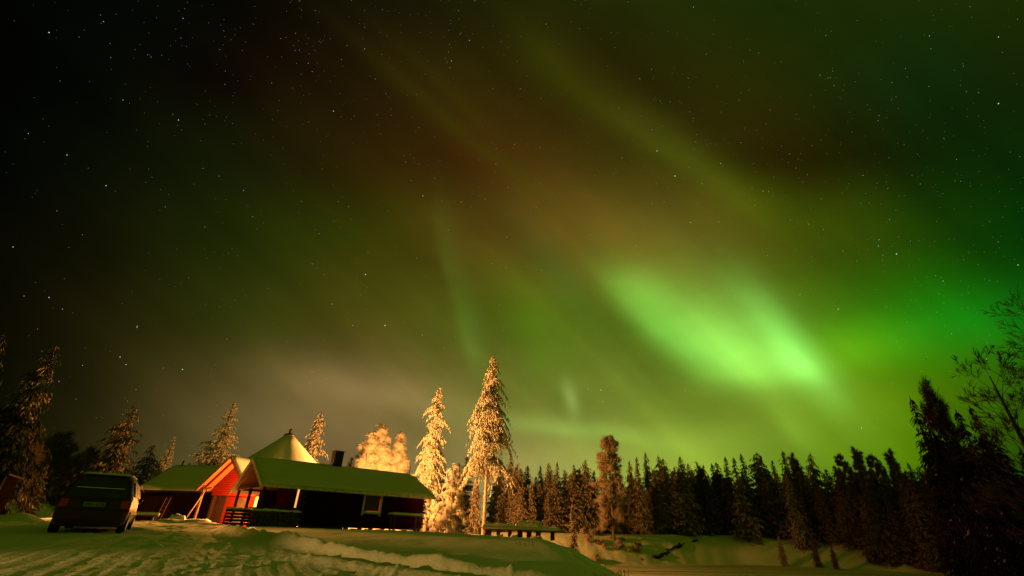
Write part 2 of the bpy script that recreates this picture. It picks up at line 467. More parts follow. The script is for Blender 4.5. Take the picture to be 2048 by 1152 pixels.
def ground(x, y, detail=True):
    """height relative to the eye"""
    x = np.asarray(x, float); y = np.asarray(y, float)
    r = np.hypot(x, y)
    P = np.interp(r, [0, 5, 10, 14, 18, 22, 27, 32, 40, 60, 100, 160, 400, 1500],
                  [-1.25, -1.08, -.86, -.68, -.50, -.40, -.32, -.42, -.50, -.40, .1, .6, 4, 20])
    az = np.degrees(np.arctan2(x, y))
    d, t = berm_dist(x, y)
    front = (y > 0)
    mound = .13 * smooth(d / 4.0) * (1 - smooth((d - 12) / 5)) * front
    P = P + mound
    P = P - .07 * smooth((az + 10) / 10) * smooth((r - 20) / 6)
    P = P + .12 * smooth((-26 - az) / 3) * smooth((r - 23) / 8) * (1 - smooth((r - 36) / 4))
    P = P + .16 * smooth((-28.5 - az) / 2) * smooth((r - 28) / 8) * (1 - smooth((r - 37) / 3))
    P = P + .16 * fbm(x * 1.9, y * 1.9) * smooth((-27.5 - az) / 2) * smooth((r - 22) / 3) * (1 - smooth((r - 37) / 3))
    P = P + .42 * np.exp(-((x + 14.0) ** 2 + (y - 41.0) ** 2) / 9.0) + .34 * np.exp(-((x + 10.6) ** 2 + (y - 44.6) ** 2) / 5.0)
    P = P + .30 * smooth((-41.3 - az) / 1.5) * np.exp(-((r - 27) / 1.0) ** 2) * (.5 + vnoise(x * 1.1, y * 1.1))
    s = smooth((x - 1.3 - np.maximum(y - 38, 0) * .08) / 7.0)
    zp = P * (1 - s) + (-3.5) * s
    yt = np.interp(x, [-30, -5, 3, 9, 15.5, 24, 32.5, 44, 57, 90], [46, 46, 48, 51, 55, 62, 68, 67, 60, 40])
    F = np.interp(az, [-10, 5, 15, 25, 36, 50], [-.4, -.1, .05, .50, -.1, -.6])
    zf = -3.5 + (3.5 + F) * smooth((y - yt) / 10) + np.clip((r - 90) / 60, 0, 30) * .5
    dr = ((x - 21.5) * 30 - (y - 20) * 19) / 35.5
    zr = -3.5 + 2.9 * smooth(dr / 12)
    z = np.maximum(np.maximum(zp, zf), zr)
    z = np.where(x < 2, np.maximum(zp, np.where(y > 60, zf, -9)), z)
    if detail:
        near = np.exp(-np.maximum(r - 30, 0) / 40)
        z = z + .10 * fbm(x * .35, y * .35) + .035 * fbm(x * 1.3, y * 1.3) * near
        bankish = smooth((z + 3.1) / .6) * smooth((-.25 - z) / .5) * (x > 2)
        z = z + .5 * fbm(x * .45, y * .45 + 40) * bankish + .22 * fbm(x * 2.0, y * 2.0) * bankish
        # ploughed bank with broken edges
        lump = .7 + .35 * vnoise(t * 1.2, d * 1.0 + 5) + .22 * (vnoise(t * 3.6, d * 3) - .5) + .12 * (vnoise(t * 9, d * 8) - .5)
        ridge = np.exp(-(d / .26) ** 2) * .32 * lump + np.exp(-((d + .9) / .30) ** 2) * .16 * lump * smooth((t - 15) / 3)
        z = z + ridge * front * (1 - smooth((r - 21) / 3)) * (1 - smooth((x - .6) / 1.5))
        # road: tyre grooves and churned lumps
        road = smooth(-d / 1.0) * front * smooth((4.5 - np.abs(x + .52 * (y - 2) + 2.0)) / 3 + .55)
        c = x + .52 * y
        grooves = np.sin(c * 3.6 + 3 * fbm(x * .2, y * .2) * 2) * .004 + np.sin(c * 14 + 2.5 * vnoise(x * .5, y * .2)) * .0045 + np.sin(c * 31 + 4 * vnoise(x * .7, y * .25 + 5)) * .004 * vnoise(x * .9, y * .4)
        z = z + grooves * road * (1 - smooth((r - 24) / 6)) * smooth((-d) / 1.5)
        ch = vnoise(x * 5.5, y * 5.5); ch2 = vnoise(x * 2.2 + 9, y * 2.2)
        z = z + np.maximum(ch - .58, 0) * .16 * smooth((ch2 - .35) / .3) * smooth((5.5 + d) / 2.5) * (d < 0) * front * (1 - smooth((r - 26) / 4))
        z = z + .022 * fbm(x * 3.5, y * 3.5) * near * (d < 0)
    return z


def gz(x, y):
    return float(ground(np.array([x]), np.array([y]), True)[0]) + EYE


az_f = np.arange(-62, 62.01, .22)
az_c = np.arange(62 + 4, 360 - 62, 4.0)
AZ = np.radians(np.concatenate([az_f, az_c]))
R = [.8]
while R[-1] < 70: R.append(R[-1] * 1.009)
while R[-1] < 3000: R.append(R[-1] * 1.06)
R = np.array(R)
A_, R_ = np.meshgrid(AZ, R)
X = R_ * np.sin(A_); Y = R_ * np.cos(A_)
Z = ground(X, Y) + EYE
vs = np.stack([X.ravel(), Y.ravel(), Z.ravel()], 1)
na, nr = len(AZ), len(R)
ii, jj = np.meshgrid(np.arange(nr - 1), np.arange(na), indexing='ij')
j2 = (jj + 1) % na
fs = np.stack([ii * na + jj, ii * na + j2, (ii + 1) * na + j2, (ii + 1) * na + jj], -1).reshape(-1, 4)
g = mk('ground', vs, fs, M['snow_ground'], smooth=True)
tag(g, kind='structure')
c0 = MB(); n0 = 16
c0.add([(math.sin(a) * .8, math.cos(a) * .8, gz(math.sin(a) * .8, math.cos(a) * .8)) for a in np.linspace(0, 2 * math.pi, n0, endpoint=False)], [tuple(range(n0))[::-1]])
# frozen lake: one sheet between the shores
xs = np.arange(1.0, 75, .8); ys = np.arange(-40, 78, .8)
XX, YY = np.meshgrid(xs, ys)
ZZ = EYE - 3.0 + .03 * fbm(XX * .3, YY * .3) + .05 * np.maximum(fbm(XX * .08 + 3, YY * .35 + 7), 0)
lv = np.stack([XX.ravel(), YY.ravel(), ZZ.ravel()], 1)
a_, b_ = np.meshgrid(np.arange(len(ys) - 1), np.arange(len(xs) - 1), indexing='ij'); nxs = len(xs)
lf = np.stack([a_ * nxs + b_, a_ * nxs + b_ + 1, (a_ + 1) * nxs + b_ + 1, (a_ + 1) * nxs + b_], -1).reshape(-1, 4)
tag(mk('lake', lv, lf, M['ice'], smooth=True), kind='structure')

# ------------------------------------------------------------------ lamps
LAMP = (1.0, .37, .07)


def lamp_light(loc, power, parent, radius=.12, color=LAMP):
    ld = bpy.data.lights.new('lamp_light', 'POINT'); ld.energy = power; ld.color = color; ld.shadow_soft_size = radius
    o = bpy.data.objects.new('lamp_light', ld); o.location = loc; col.objects.link(o); o.parent = parent
    return o


def yard_lamp(x, y, h, power, rz, label):
    root = empty('yard_lamp', (x, y, gz(x, y) - .05), rz)
    tag(root, label, 'lamp')
    MB().tube([(0, 0, 0), (0, 0, h * .5), (0, 0, h + .15)], [.06, .05, .04], 10).build('post', M['metal'], root, True)
    MB().tube([(0, 0, h + .1), (.2, 0, h + .2), (.5, 0, h + .2)], [.03, .03, .03], 8).build('arm', M['metal'], root, True)
    MB().tube([(.5, 0, h + .22), (.5, 0, h + .14), (.5, 0, h + .10)], [.03, .06, .07], 12).build('lamp_shade', M['metal'], root, True)
    MB().tube([(.5, 0, h + .10), (.5, 0, h + .06), (.5, 0, h + .03)], [.05, .05, .02], 10).build('bulb', M['lampglass'], root, True)
    lamp_light((.5, 0, h - .2), power, root)
    return root


yard_lamp(-9.9, 44.0, 4.0, 27000, math.radians(-20), 'lit yard lamp on a post behind the long cabin')

wl = empty('wall_lamp', (-7.33, 39.55, EYE + 2.35), math.radians(41))
tag(wl, 'lit lamp on a bracket of the far gable wall of the long cabin', 'lamp')
MB().tube([(-.85, 0, .2), (-.3, 0, .25), (0, 0, .2)], [.025, .025, .02], 8).build('bracket', M['metal'], wl, True)
MB().tube([(0, 0, .22), (0, 0, .16), (0, 0, .13)], [.02, .05, .06], 10).build('lamp_shade', M['metal'], wl, True)
MB().tube([(0, 0, .13), (0, 0, .07), (0, 0, .04)], [.04, .04, .02], 10).build('bulb', M['lampglass'], wl, True)
lamp_light((0, 0, -.05), 5500, wl, .08)
pl = empty('porch_lamp', (-18.05, 35.5, EYE + 1.72))
tag(pl, 'small lit lamp hung under the eave of the cone roofed hut', 'lamp')
MB().tube([(0, 0, .25), (0, 0, .15), (0, 0, .12)], [.02, .03, .06], 10).build('lamp_shade', M['metal'], pl, True)
MB().tube([(0, 0, .10), (0, 0, .05), (0, 0, 0)], [.05, .05, .02], 10).build('bulb', M['lampglass'], pl, True)
lamp_light((0, 0, -.08), 3600, pl, .06)
# shaded low lamp beyond the left border that rakes over the edge of the drive
dl = empty('drive_lamp', (-15.5, 2.5, gz(-15.5, 2.5)), math.radians(40))
tag(dl, 'shaded low lamp on a short pole at the left side of the drive', 'lamp')
MB().tube([(0, 0, -.1), (0, 0, .4), (0, 0, .72)], [.05, .045, .04], 10).build('post', M['metal'], dl, True)
MB().tube([(-.1, 0, .72), (.06, 0, .72), (.22, 0, .72)], [.04, .08, .16], 12, cap=False).build('lamp_shade', M['metal'], dl, True)
sd = bpy.data.lights.new('lamp_light', 'SPOT'); sd.energy = 4600; sd.color = (1, .52, .13); sd.shadow_soft_size = .06
sd.spot_size = math.radians(42); sd.spot_blend = .9
so = bpy.data.objects.new('lamp_light', sd); col.objects.link(so); so.parent = dl; so.location = (.24, 0, .72)
so.rotation_euler = Vector((15.0, -.9, -.05)).to_track_quat('-Z', 'Y').to_euler()

# second shaded lamp, farther off beyond the left border, lighting the yard in front of the shed
yl = empty('path_lamp', (-36.0, 29.5, gz(-36.0, 29.5)), math.radians(-18))
tag(yl, 'shaded path lamp beyond the left end of the yard', 'lamp')
MB().tube([(0, 0, -.1), (0, 0, 1.8), (0, 0, 3.6)], [.05, .045, .04], 10).build('post', M['metal'], yl, True)
MB().tube([(-.1, 0, 3.6), (.06, 0, 3.6), (.22, 0, 3.6)], [.04, .08, .16], 12, cap=False).build('lamp_shade', M['metal'], yl, True)
se = bpy.data.lights.new('lamp_light', 'SPOT'); se.energy = 60000; se.color = LAMP; se.shadow_soft_size = .06
se.spot_size = math.radians(19); se.spot_blend = .6
so2 = bpy.data.objects.new('lamp_light', se); col.objects.link(so2); so2.parent = yl; so2.location = (.24, 0, 3.6)
so2.rotation_euler = Vector((20.0, 0, -4.6)).to_track_quat('-Z', 'Y').to_euler()

# ------------------------------------------------------------------ trees
def pads_mesh(p, a, l, wd, th, rs, up=None):
    """octahedral clumps: centres p, axes a, length/width/thickness arrays -> verts, tris"""
    n = len(p)
    upv = np.tile(np.array([0, 0, 1.0]), (n, 1)) + rs.normal(0, .35, (n, 3))
    b = np.cross(upv, a); b /= np.linalg.norm(b, axis=1, keepdims=True) + 1e-9
    c = np.cross(a, b)
    l = l[:, None] / 2; wd = wd[:, None] / 2; th = th[:, None] / 2
    off = (rs.rand(n, 1) - .6) * l * .5
    V = np.stack([p - a * l, p + a * l, p + b * wd + a * off, p - b * wd + a * off, p + c * th + a * off * .6, p - c * th * .7 + a * off], 1)
    V = V + rs.normal(0, .06, V.shape) * wd[:, None]
    T = np.array([[0, 4, 2], [2, 4, 1], [1, 4, 3], [3, 4, 0], [0, 2, 5], [2, 1, 5], [1, 3, 5], [3, 0, 5]])
    F = (np.arange(n)[:, None, None] * 6 + T[None]).reshape(-1, 3)
    return V.reshape(-1, 3), F


def strips_mesh(p, a, l, wd, rs):
    """thin three-sided twigs that taper to a tip"""
    n = len(p)
    rnd = rs.normal(0, 1, (n, 3))
    b = np.cross(rnd, a); b /= np.linalg.norm(b, axis=1, keepdims=True) + 1e-9
    c = np.cross(a, b)
    l = l[:, None]; wd = wd[:, None] / 2
    V = np.stack([p + b * wd, p - b * wd * .5 + c * wd * .87, p - b * wd * .5 - c * wd * .87, p + a * l], 1)
    T = np.array([[0, 1, 3], [1, 2, 3], [2, 0, 3]])
    F = (np.arange(n)[:, None, None] * 4 + T[None]).reshape(-1, 3)
    return V.reshape(-1, 3), F


def nrm(a):
    return a / (np.linalg.norm(a, axis=-1, keepdims=True) + 1e-9)


def spruce_mesh(seed, H, Rm, base=.06, droop=.45, whorl=.30, nb=9, pad=.34, snowy=.75, power=.75, irregular=.25, hang=.25, dens=1.0, stripfrost=.35):
    rs = np.random.RandomState(seed)
    P, A, Ln, Wd, Th, Mt = [], [], [], [], [], []
    z = H * .985
    gap_az = rs.rand() * 6.28
    while z > H * base:
        uu = 1 - z / H
        n = max(4, int(nb * (.55 + .6 * uu) * rs.uniform(.7, 1.25)))
        Lmean = Rm * ((uu - 0) / (1 - base)) ** power
        Lmean = min(Lmean, Rm * (1.05 - .25 * max(0, uu - .75 * (1 - base)) / (.25)))
        for k in range(n):
            azm = rs.rand() * 2 * math.pi
            Lb = Lmean * rs.uniform(1 - irregular, 1 + irregular * .8) + .08
            if rs.rand() < .06: Lb *= 1.3
            zz = z + rs.uniform(-.5, .5) * whorl * .45
            dr = droop * rs.uniform(.7, 1.3)
            ns = max(2, int(Lb / (pad * .50) * dens))
            s = (np.arange(ns) + rs.rand(ns)) / ns
            s = np.sort(s)
            ur = np.array([math.cos(azm), math.sin(azm), 0]); ul = np.array([-math.sin(azm), math.cos(azm), 0])
            side = .42 * Lb * (1 - s) * np.minimum(1, s * 4)
            nside = np.maximum(1, (side / (pad * .45) * dens).astype(int) + 1)
            for si, sd, nn in zip(s, side, nside):
                q_ = rs.uniform(-1, 1, nn)
                cen = ur[None] * (Lb * si) + ul[None] * (q_ * sd)[:, None]
                zc = zz + Lb * (.12 * si - dr * si * si) - np.abs(q_) * sd * .45 - rs.rand(nn) * hang * pad
                cen[:, 2] = zc
                dirv = ur[None] * (1) + ul[None] * (q_ * 1.0)[:, None] + np.array([0, 0, 1.0])[None] * (.12 - 2 * dr * si - .5 * np.abs(q_) - hang)[:, None]
                P.append(cen); A.append(nrm(dirv + rs.normal(0, .12, (nn, 3))))
                sz = pad * (.55 + .6 * rs.rand(nn)) * (.72 + .28 * min(1, uu * 3))
                Ln.append(sz * 1.55); Wd.append(sz * .46); Th.append(sz * .32)
                Mt.append(rs.rand(nn) < snowy)
        z -= whorl * rs.uniform(.7, 1.3) * (.6 + .6 * uu)
    # leader
    P.append(np.array([[0, 0, H * .975], [0, 0, H * .995]])); A.append(np.array([[0, 0, 1.0], [0, 0, 1.0]])); Ln.append(np.array([.35, .4])); Wd.append(np.array([.10, .06])); Th.append(np.array([.1, .06])); Mt.append(np.array([True, False]))
    P = np.concatenate(P); A = np.concatenate(A); Ln = np.concatenate(Ln); Wd = np.concatenate(Wd); Th = np.concatenate(Th); Mt = np.concatenate(Mt)
    V1, F1 = pads_mesh(P, A, Ln, Wd, Th, rs)
    # needle sprays below every clump
    k = rs.rand(len(P)) < .8
    P2 = P[k] + np.array([0, 0, -1.0]) * (Th[k] * .6)[:, None]
    A2 = nrm(A[k] + rs.normal(0, .30, (k.sum(), 3)) + np.array([0, 0, -.7]))
    V2, F2 = strips_mesh(P2, A2, Ln[k] * rs.uniform(.5, 1.1, k.sum()), Wd[k] * .42, rs)
    V = np.concatenate([V1, V2]); F = np.concatenate([F1, F2 + len(V1)])
    mi = np.concatenate([np.repeat(np.where(Mt, 0, 1), 8), np.repeat((rs.rand(len(P2)) > stripfrost).astype(int), 3)])
    return V, F, mi


def trunk_builder(H, r0, rs, bend=.02, frac=.97):
    mb = MB(); pts = []; rad = []
    ph = rs.rand(2) * 6.28
    for i in range(9):
        t = i / 8
        pts.append((bend * H * math.sin(t * 3 + ph[0]) * t * .5, bend * H * math.sin(t * 2.4 + ph[1]) * t * .5, t * H * frac - .25 * (i == 0)))
        rad.append(r0 * (1.25 if i == 0 else 1) * (1 - t) ** .8 + .012)
    mb.tube(pts, rad, 8)
    return mb


def branch_rec(mb, tw, p, d, L, r, depth, rs, spread=.6, gravity=0.0, nseg=4, leaf=.35, kids=4, minlen=.35):
    """limbs as tubes in mb; (pos, dir, length) of fine twigs appended to tw"""
    pts = [p.copy()]; rad = [r]; dirs = [d.copy()]
    dd = d.copy()
    for i in range(nseg):
        dd = nrm(dd + rs.normal(0, .12, 3) + np.array([0, 0, gravity]))
        pts.append(pts[-1] + dd * L / nseg); rad.append(r * (1 - .75 * (i + 1) / nseg)); dirs.append(dd.copy())
    mb.tube([tuple(q_) for q_ in pts], rad, 5 if depth > 0 else 4, cap=False)
    if depth <= 0 or L < minlen:
        for i in range(len(pts)):
            tw.append((pts[i], dirs[i], leaf))
        return
    for k in range(kids):
        t = rs.uniform(.25, 1.0); i = min(int(t * nseg), nseg - 1); f_ = t * nseg - i
        pp = pts[i] * (1 - f_) + pts[i + 1] * f_
        ax = nrm(np.cross(dirs[i], rs.normal(0, 1, 3)))
        nd = nrm(dirs[i] + ax * spread * rs.uniform(.6, 1.4))
        branch_rec(mb, tw, pp, nd, L * rs.uniform(.45, .7) * (1.15 - .4 * t), max(r * .5 * (1 - .5 * t), .006), depth - 1, rs, spread, gravity, nseg, leaf, kids, minlen)
    tw.append((pts[-1], dirs[-1], leaf))


def birch_parts(seed, H, Rw, base=.2, depth=2, nlimb=26, twigs=10, twl=.42, tww=.035, gravity=-.06, up=.9, shape='oval', kids=4, r0=None, fuzz=.16):
    rs = np.random.RandomState(seed)
    mb = trunk_builder(H, r0 or H * .013, rs, .03)
    tw = []
    for k in range(nlimb):
        t = base + (1 - base) * (k + rs.rand()) / nlimb * .98
        uu = (t - base) / (1 - base)
        prof = math.sin(math.pi * min(1, .12 + uu * .88) ** .8) if shape == 'oval' else (1 - uu) ** .7 + .08
        azm = k * 2.4 + rs.rand()
        L = Rw * (.35 + .85 * prof) * rs.uniform(.75, 1.15)
        d = nrm(np.array([math.cos(azm), math.sin(azm), up * (.6 + .9 * uu)]))
        branch_rec(mb, tw, np.array([0, 0, t * H * .97]), d, L, H * .0042 * (1.2 - uu), depth, rs, .65, gravity, 4, twl, kids)
    pos = np.array([a[0] for a in tw]); dr = np.array([a[1] for a in tw])
    idx = np.repeat(np.arange(len(pos)), twigs)
    n = len(idx)
    P = pos[idx] + rs.normal(0, fuzz, (n, 3)); D = nrm(dr[idx] + rs.normal(0, .5, (n, 3)) + np.array([0, 0, gravity * 4]))
    V, F = strips_mesh(P, D, twl * rs.uniform(.5, 1.3, n), tww * rs.uniform(.6, 1.4, n), rs)
    return mb, V, F


PROTO = {}


def proto_spruce(key, **kw):
    V, F, mi = spruce_mesh(**kw)
    rs = np.random.RandomState(kw['seed'] + 100)
    PROTO[key] = ('spruce', kw['H'], V, F, mi, trunk_builder(kw['H'], kw['H'] * .014 + .02, rs, .012), M['darkbark'])


def set_tree(meshes, x, y, scale, rz, label, cat, group=None, name='spruce_tree', tilt=(0, 0), sxy=1.0, z=None):
    root = empty(name, (x, y, (gz(x, y) if z is None else z) - .1), rz)
    root.rotation_euler = (tilt[0], tilt[1], rz)
    root.scale = (scale * sxy, scale * sxy, scale)
    tag(root, label, cat, group)
    for nm, me in meshes:
        o = bpy.data.objects.new(nm, me); col.objects.link(o); o.parent = root
    return root


def meshes_spruce(seed, trunk_mat='darkbark', snowmat='treesnow', needlemat='needles', bark_r=None, **kw):
    V, F, mi = spruce_mesh(seed, **kw)
    o = mk('crown', V, F, [M[snowmat], M[needlemat]], None, False, mi); cm = o.data; bpy.data.objects.remove(o)
    rs = np.random.RandomState(seed + 100)
    H = kw['H']
    o = trunk_builder(H, bark_r or (H * .011 + .03), rs, .012).build('trunk', M[trunk_mat], None, True); tm = o.data; bpy.data.objects.remove(o)
    return [('trunk', tm), ('crown', cm)]


def meshes_birch(seed, trunk_mat='bark', tmat='frost', **kw):
    mb, V, F = birch_parts(seed, **kw)
    o = mb.build('trunk', M[trunk_mat], None, True); tm = o.data; bpy.data.objects.remove(o)
    o = mk('crown', V, F, M[tmat]); cm = o.data; bpy.data.objects.remove(o)
    return [('trunk', tm), ('crown', cm)]


def place_top(px, py, r):
    """ground point and height of a tree r metres away whose top shows at a given direction"""
    a, t = azt(px, py)
    x, y = r * math.sin(a), r * math.cos(a)
    zt = t * r + EYE
    return x, y, zt - gz(x, y) + .1


def tree(kind, H0, px, py, r, rz, label, cat, group=None, name='spruce_tree', sxy=1.0, tilt=(0, 0)):
    x, y, h = place_top(px, py, r)
    return set_tree(kind, x, y, h / H0, rz, label, cat, group, name, tilt, sxy)


# individual trees near the cabins
tall = meshes_spruce(3, trunk_mat='bark', bark_r=.145, H=14.5, Rm=1.95, base=.35, droop=1.15, whorl=.42, nb=11, pad=.205, snowy=.84, power=.46, irregular=.60, hang=1.3, dens=1.3, stripfrost=.65)
tree(tall, 14.5, 986, 708, 46, .4, 'tallest lit spruce with a long bare lower trunk beside the picnic table', 'tree', tilt=(0, .006))
t2 = meshes_spruce(8, trunk_mat='bark', H=13.5, Rm=1.65, base=.10, droop=.95, whorl=.42, nb=11, pad=.21, snowy=.90, power=.48, irregular=.55, hang=1.1, dens=1.3, stripfrost=.7)
tree(t2, 13.5, 879, 770, 53, 1.9, 'golden lit spruce rising behind the right end of the long cabin', 'tree')
t3 = meshes_spruce(12, H=10.5, Rm=2.5, base=.08, droop=.30, whorl=.46, nb=12, pad=.30, stripfrost=.7, snowy=.97, power=.85, irregular=.18, hang=.25, dens=1.05)
tree(t3, 10.5, 469, 805, 60, .3, 'snow laden spruce behind the dark shed and the open gable', 'tree', sxy=1.15)
tree(t3, 10.5, 350, 872, 60, 2.0, 'small narrow spruce peeking over the left slope of the dark shed', 'tree', sxy=.8)
t4 = meshes_spruce(21, trunk_mat='bark', H=10.5, Rm=1.4, base=.3, droop=.5, whorl=.38, nb=9, pad=.40, snowy=.9, power=.5, irregular=.4, hang=.7)
tree(t4, 10.5, 643, 824, 62, .9, 'lit frosty treetop between the cone roof and the chimney', 'tree')
bi = meshes_birch(31, H=10.5, Rw=1.1, base=.15, depth=2, nlimb=44, twigs=6, twl=.36, tww=.055, gravity=-.05, up=1.5, kids=5, fuzz=.12)
tree(bi, 10.5, 768, 851, 57, 0, 'tallest frost covered birch glowing above the long cabin roof', 'tree', name='birch_tree', sxy=1.1)
tree(bi, 10.5, 742, 868, 56, 2.1, 'left birch of the glowing clump, next to the chimney', 'tree', name='birch_tree', sxy=1.0)
tree(bi, 10.5, 801, 866, 58, 4.0, 'right birch of the glowing clump, touching the golden spruce', 'tree', name='birch_tree', sxy=1.0)
tree(bi, 10.5, 724, 905, 57, 5.0, 'lowest birch of the glowing clump, barely above the roof', 'tree', name='birch_tree', sxy=1.2)
sb = meshes_birch(37, H=4.8, Rw=.8, base=.10, depth=2, nlimb=24, twigs=4, twl=.36, tww=.03, gravity=-.20, up=.6, shape='cone', kids=4, fuzz=.06)
tree(sb, 4.8, 908, 932, 41.3, 0, 'short weeping frosted birch beside the long cabin end', 'tree', name='birch_tree')
sb2 = meshes_birch(39, H=2.0, Rw=.9, base=.05, depth=2, nlimb=16, twigs=4, twl=.26, tww=.03, gravity=-.24, up=.5, shape='oval', kids=4, fuzz=.04)
set_tree(sb2, *(lambda a, r: (math.sin(a) * r, math.cos(a) * r))(math.radians(-7.0), 41.5), 1, 0, 'low frosted bush with arching twigs at the foot of the short birch', 'bush', name='frosted_bush')

lf_ = meshes_spruce(41, snowmat='shadefrost', H=9.0, Rm=2.3, base=.06, droop=.5, whorl=.40, nb=10, pad=.30, snowy=.15, power=.75, irregular=.35, hang=.6, dens=1.0)
tree(lf_, 9.0, 113, 690, 31, .2, 'tall dim spruce with drooping boughs near the left edge', 'tree')
tree(lf_, 9.0, 8, 668, 27, 2.4, 'dark spruce cut by the left edge of the picture', 'tree')
ds = meshes_spruce(43, snowmat='shadefrost', H=9.5, Rm=2.7, base=.08, droop=.40, whorl=.44, nb=10, pad=.32, snowy=.35, power=.7, irregular=.45, hang=.5, dens=.9)
tree(ds, 9.5, 272, 808, 46, .8, 'ragged dark spruce rising directly behind the parked car', 'tree')
tree(ds, 9.5, 308, 888, 58, 3.1, 'lower dark spruce between the car and the shed roof', 'tree', sxy=1.3)
tree(lf_, 9.0, 97, 925, 40, 1.2, 'small dark spruce left of the parked car', 'tree', sxy=1.0)
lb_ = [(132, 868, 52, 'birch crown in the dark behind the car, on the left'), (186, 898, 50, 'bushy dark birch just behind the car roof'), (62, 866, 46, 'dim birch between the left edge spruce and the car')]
dbk = meshes_birch(47, 'darkbark', 'deepshadefrost', H=8, Rw=1.5, base=.15, depth=2, nlimb=24, twigs=6, twl=.4, tww=.05, gravity=-.03, up=1.0, kids=4)
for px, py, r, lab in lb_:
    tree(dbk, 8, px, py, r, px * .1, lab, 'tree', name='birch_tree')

# forest variants
FV = []
for k, (H, Rm, base, dr, sn, pw, hg) in enumerate([
        (12, 2.3, .05, .42, .72, .72, .5), (12, 1.9, .05, .36, .66, .8, .35), (12, 2.6, .05, .50, .8, .62, .7), (12, 1.6, .05, .45, .7, .7, .4),
        (12, 2.2, .06, .33, .55, .9, .3), (12, 1.8, .05, .55, .75, .6, .8)]):
    FV.append(meshes_spruce(60 + k, snowmat='shadefrost', H=H, Rm=Rm, base=base, droop=dr, whorl=.46, nb=11, pad=.40, snowy=sn, power=pw * .85, irregular=.40, hang=hg, dens=1.05, stripfrost=.5))
FD = []  # crown copies with shade painted in by darker frost and needles
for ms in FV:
    dm = ms[1][1].copy(); dm.materials.clear(); dm.materials.append(M['deepshadefrost']); dm.materials.append(M['shadeneedles'])
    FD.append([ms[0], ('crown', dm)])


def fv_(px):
    """paler spruces where the forest is lit, shade-darkened copies towards the right"""
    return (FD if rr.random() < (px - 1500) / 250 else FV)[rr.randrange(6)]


FB = [meshes_birch(80, 'darkbark', 'deepshadefrost', H=12, Rw=1.2, base=.12, depth=2, nlimb=34, twigs=4, twl=.5, tww=.065, fuzz=.08, gravity=-.02, up=1.3, kids=4),
      meshes_birch(81, 'darkbark', 'deepshadefrost', H=12, Rw=1.4, base=.15, depth=2, nlimb=32, twigs=4, twl=.5, tww=.065, fuzz=.08, gravity=-.03, up=1.0, kids=4)]
GRP = 'snowy trees of the forest across the inlet'
front = [
    # top x, top y, distance, variant, width factor, label
    (1036, 925, 66, 2, 1.15, 'full snowy spruce behind the left end of the picnic table'),
    (1098, 926, 68, 0, 1.25, 'wide snowy spruce behind the picnic table, lit brown on its left side'),
    (1064, 958, 64, 5, .8, 'smaller snowy spruce wedged between the two wide ones behind the table'),
    (1170, 918, 70, 2, 1.05, 'snowy spruce just left of the pale brown birch on the shore'),
    (1144, 1008, 47, 3, .75, 'very small slim spruce right of the picnic table at the edge of the mound'),
    (1273, 913, 72, 1, .85, 'slim spruce right of the pale brown birch on the shore'),
    (1466, 914, 83, 1, .95, 'pale spruce with clear ladder-like boughs in the middle of the forest wall'),
    (1570, 945, 85, 5, .9, 'drooping spruce with snow clumps low on the shore'),
    (1360, 912, 78, 0, 1.0, 'brown lit spruce above the dark eroded bank'),
    (955, 950, 58, 5, 1.0, 'shaded spruce right behind the bare trunk of the tallest tree'),
    (918, 925, 60, 0, 1.0, 'shaded spruce between the two golden spruces'),
]
for i, (px, py, r, k, sx, lab) in enumerate(front):
    tree(FV[k], 12, px, py, r, i * 1.7, lab, 'tree', GRP, sxy=sx)
bx = meshes_birch(90, 'bark', 'shadefrost', H=12, Rw=1.55, base=.05, depth=2, nlimb=46, twigs=5, twl=.50, tww=.055, gravity=-.05, up=1.5, kids=4, fuzz=.08)
tree(bx, 12, 1214, 872, 62, 0, 'tall pale brown birch standing on the lit shore bank', 'tree', GRP, name='birch_tree', sxy=1.0)
tops = [(1004, 922), (1018, 908), (1052, 930), (1084, 930), (1117, 922), (1132, 938), (1151, 928), (1186, 940), (1256, 920), (1291, 904), (1312, 910), (1326, 916),
        (1344, 932), (1380, 926), (1396, 921), (1411, 928), (1422, 926), (1436, 924), (1451, 912), (1486, 906), (1507, 903), (1521, 908), (1541, 920), (1563, 902),
        (1595, 916), (1617, 905), (1650, 936), (1666, 930), (1728, 925), (1755, 915), (1812, 924), (1836, 930), (1860, 920), (1890, 915), (890, 925), (870, 935), (935, 912),
        (692, 928), (706, 914), (719, 911), (735, 922), (560, 915), (600, 925), (525, 925), (385, 925), (400, 920), (325, 915)]
bt = [(1582, 905, 'bushy treetop standing over the middle of the forest wall'), (1679, 907, 'broad bushy birch top near the dark right end of the forest'),
      (1707, 893, 'highest bushy birch top near the dark right end of the forest'), (1742, 908, 'bushy birch between the two high tops at the right end of the forest'), (1776, 897, 'last high birch top before the big dark spruces on the right'),
      (1400, 935, 'brown birch in the forest wall above the lit bank'), (1505, 985, 'brown twiggy birch low in the forest wall')]
rr = random.Random(4)


def fr_(px, lo, hi):
    """distance of the forest edge for a bearing, plus a random depth"""
    return float(np.interp(px, [900, 1000, 1130, 1300, 1500, 1750, 1900], [62, 62, 66, 76, 86, 84, 78])) + rr.uniform(lo, hi)


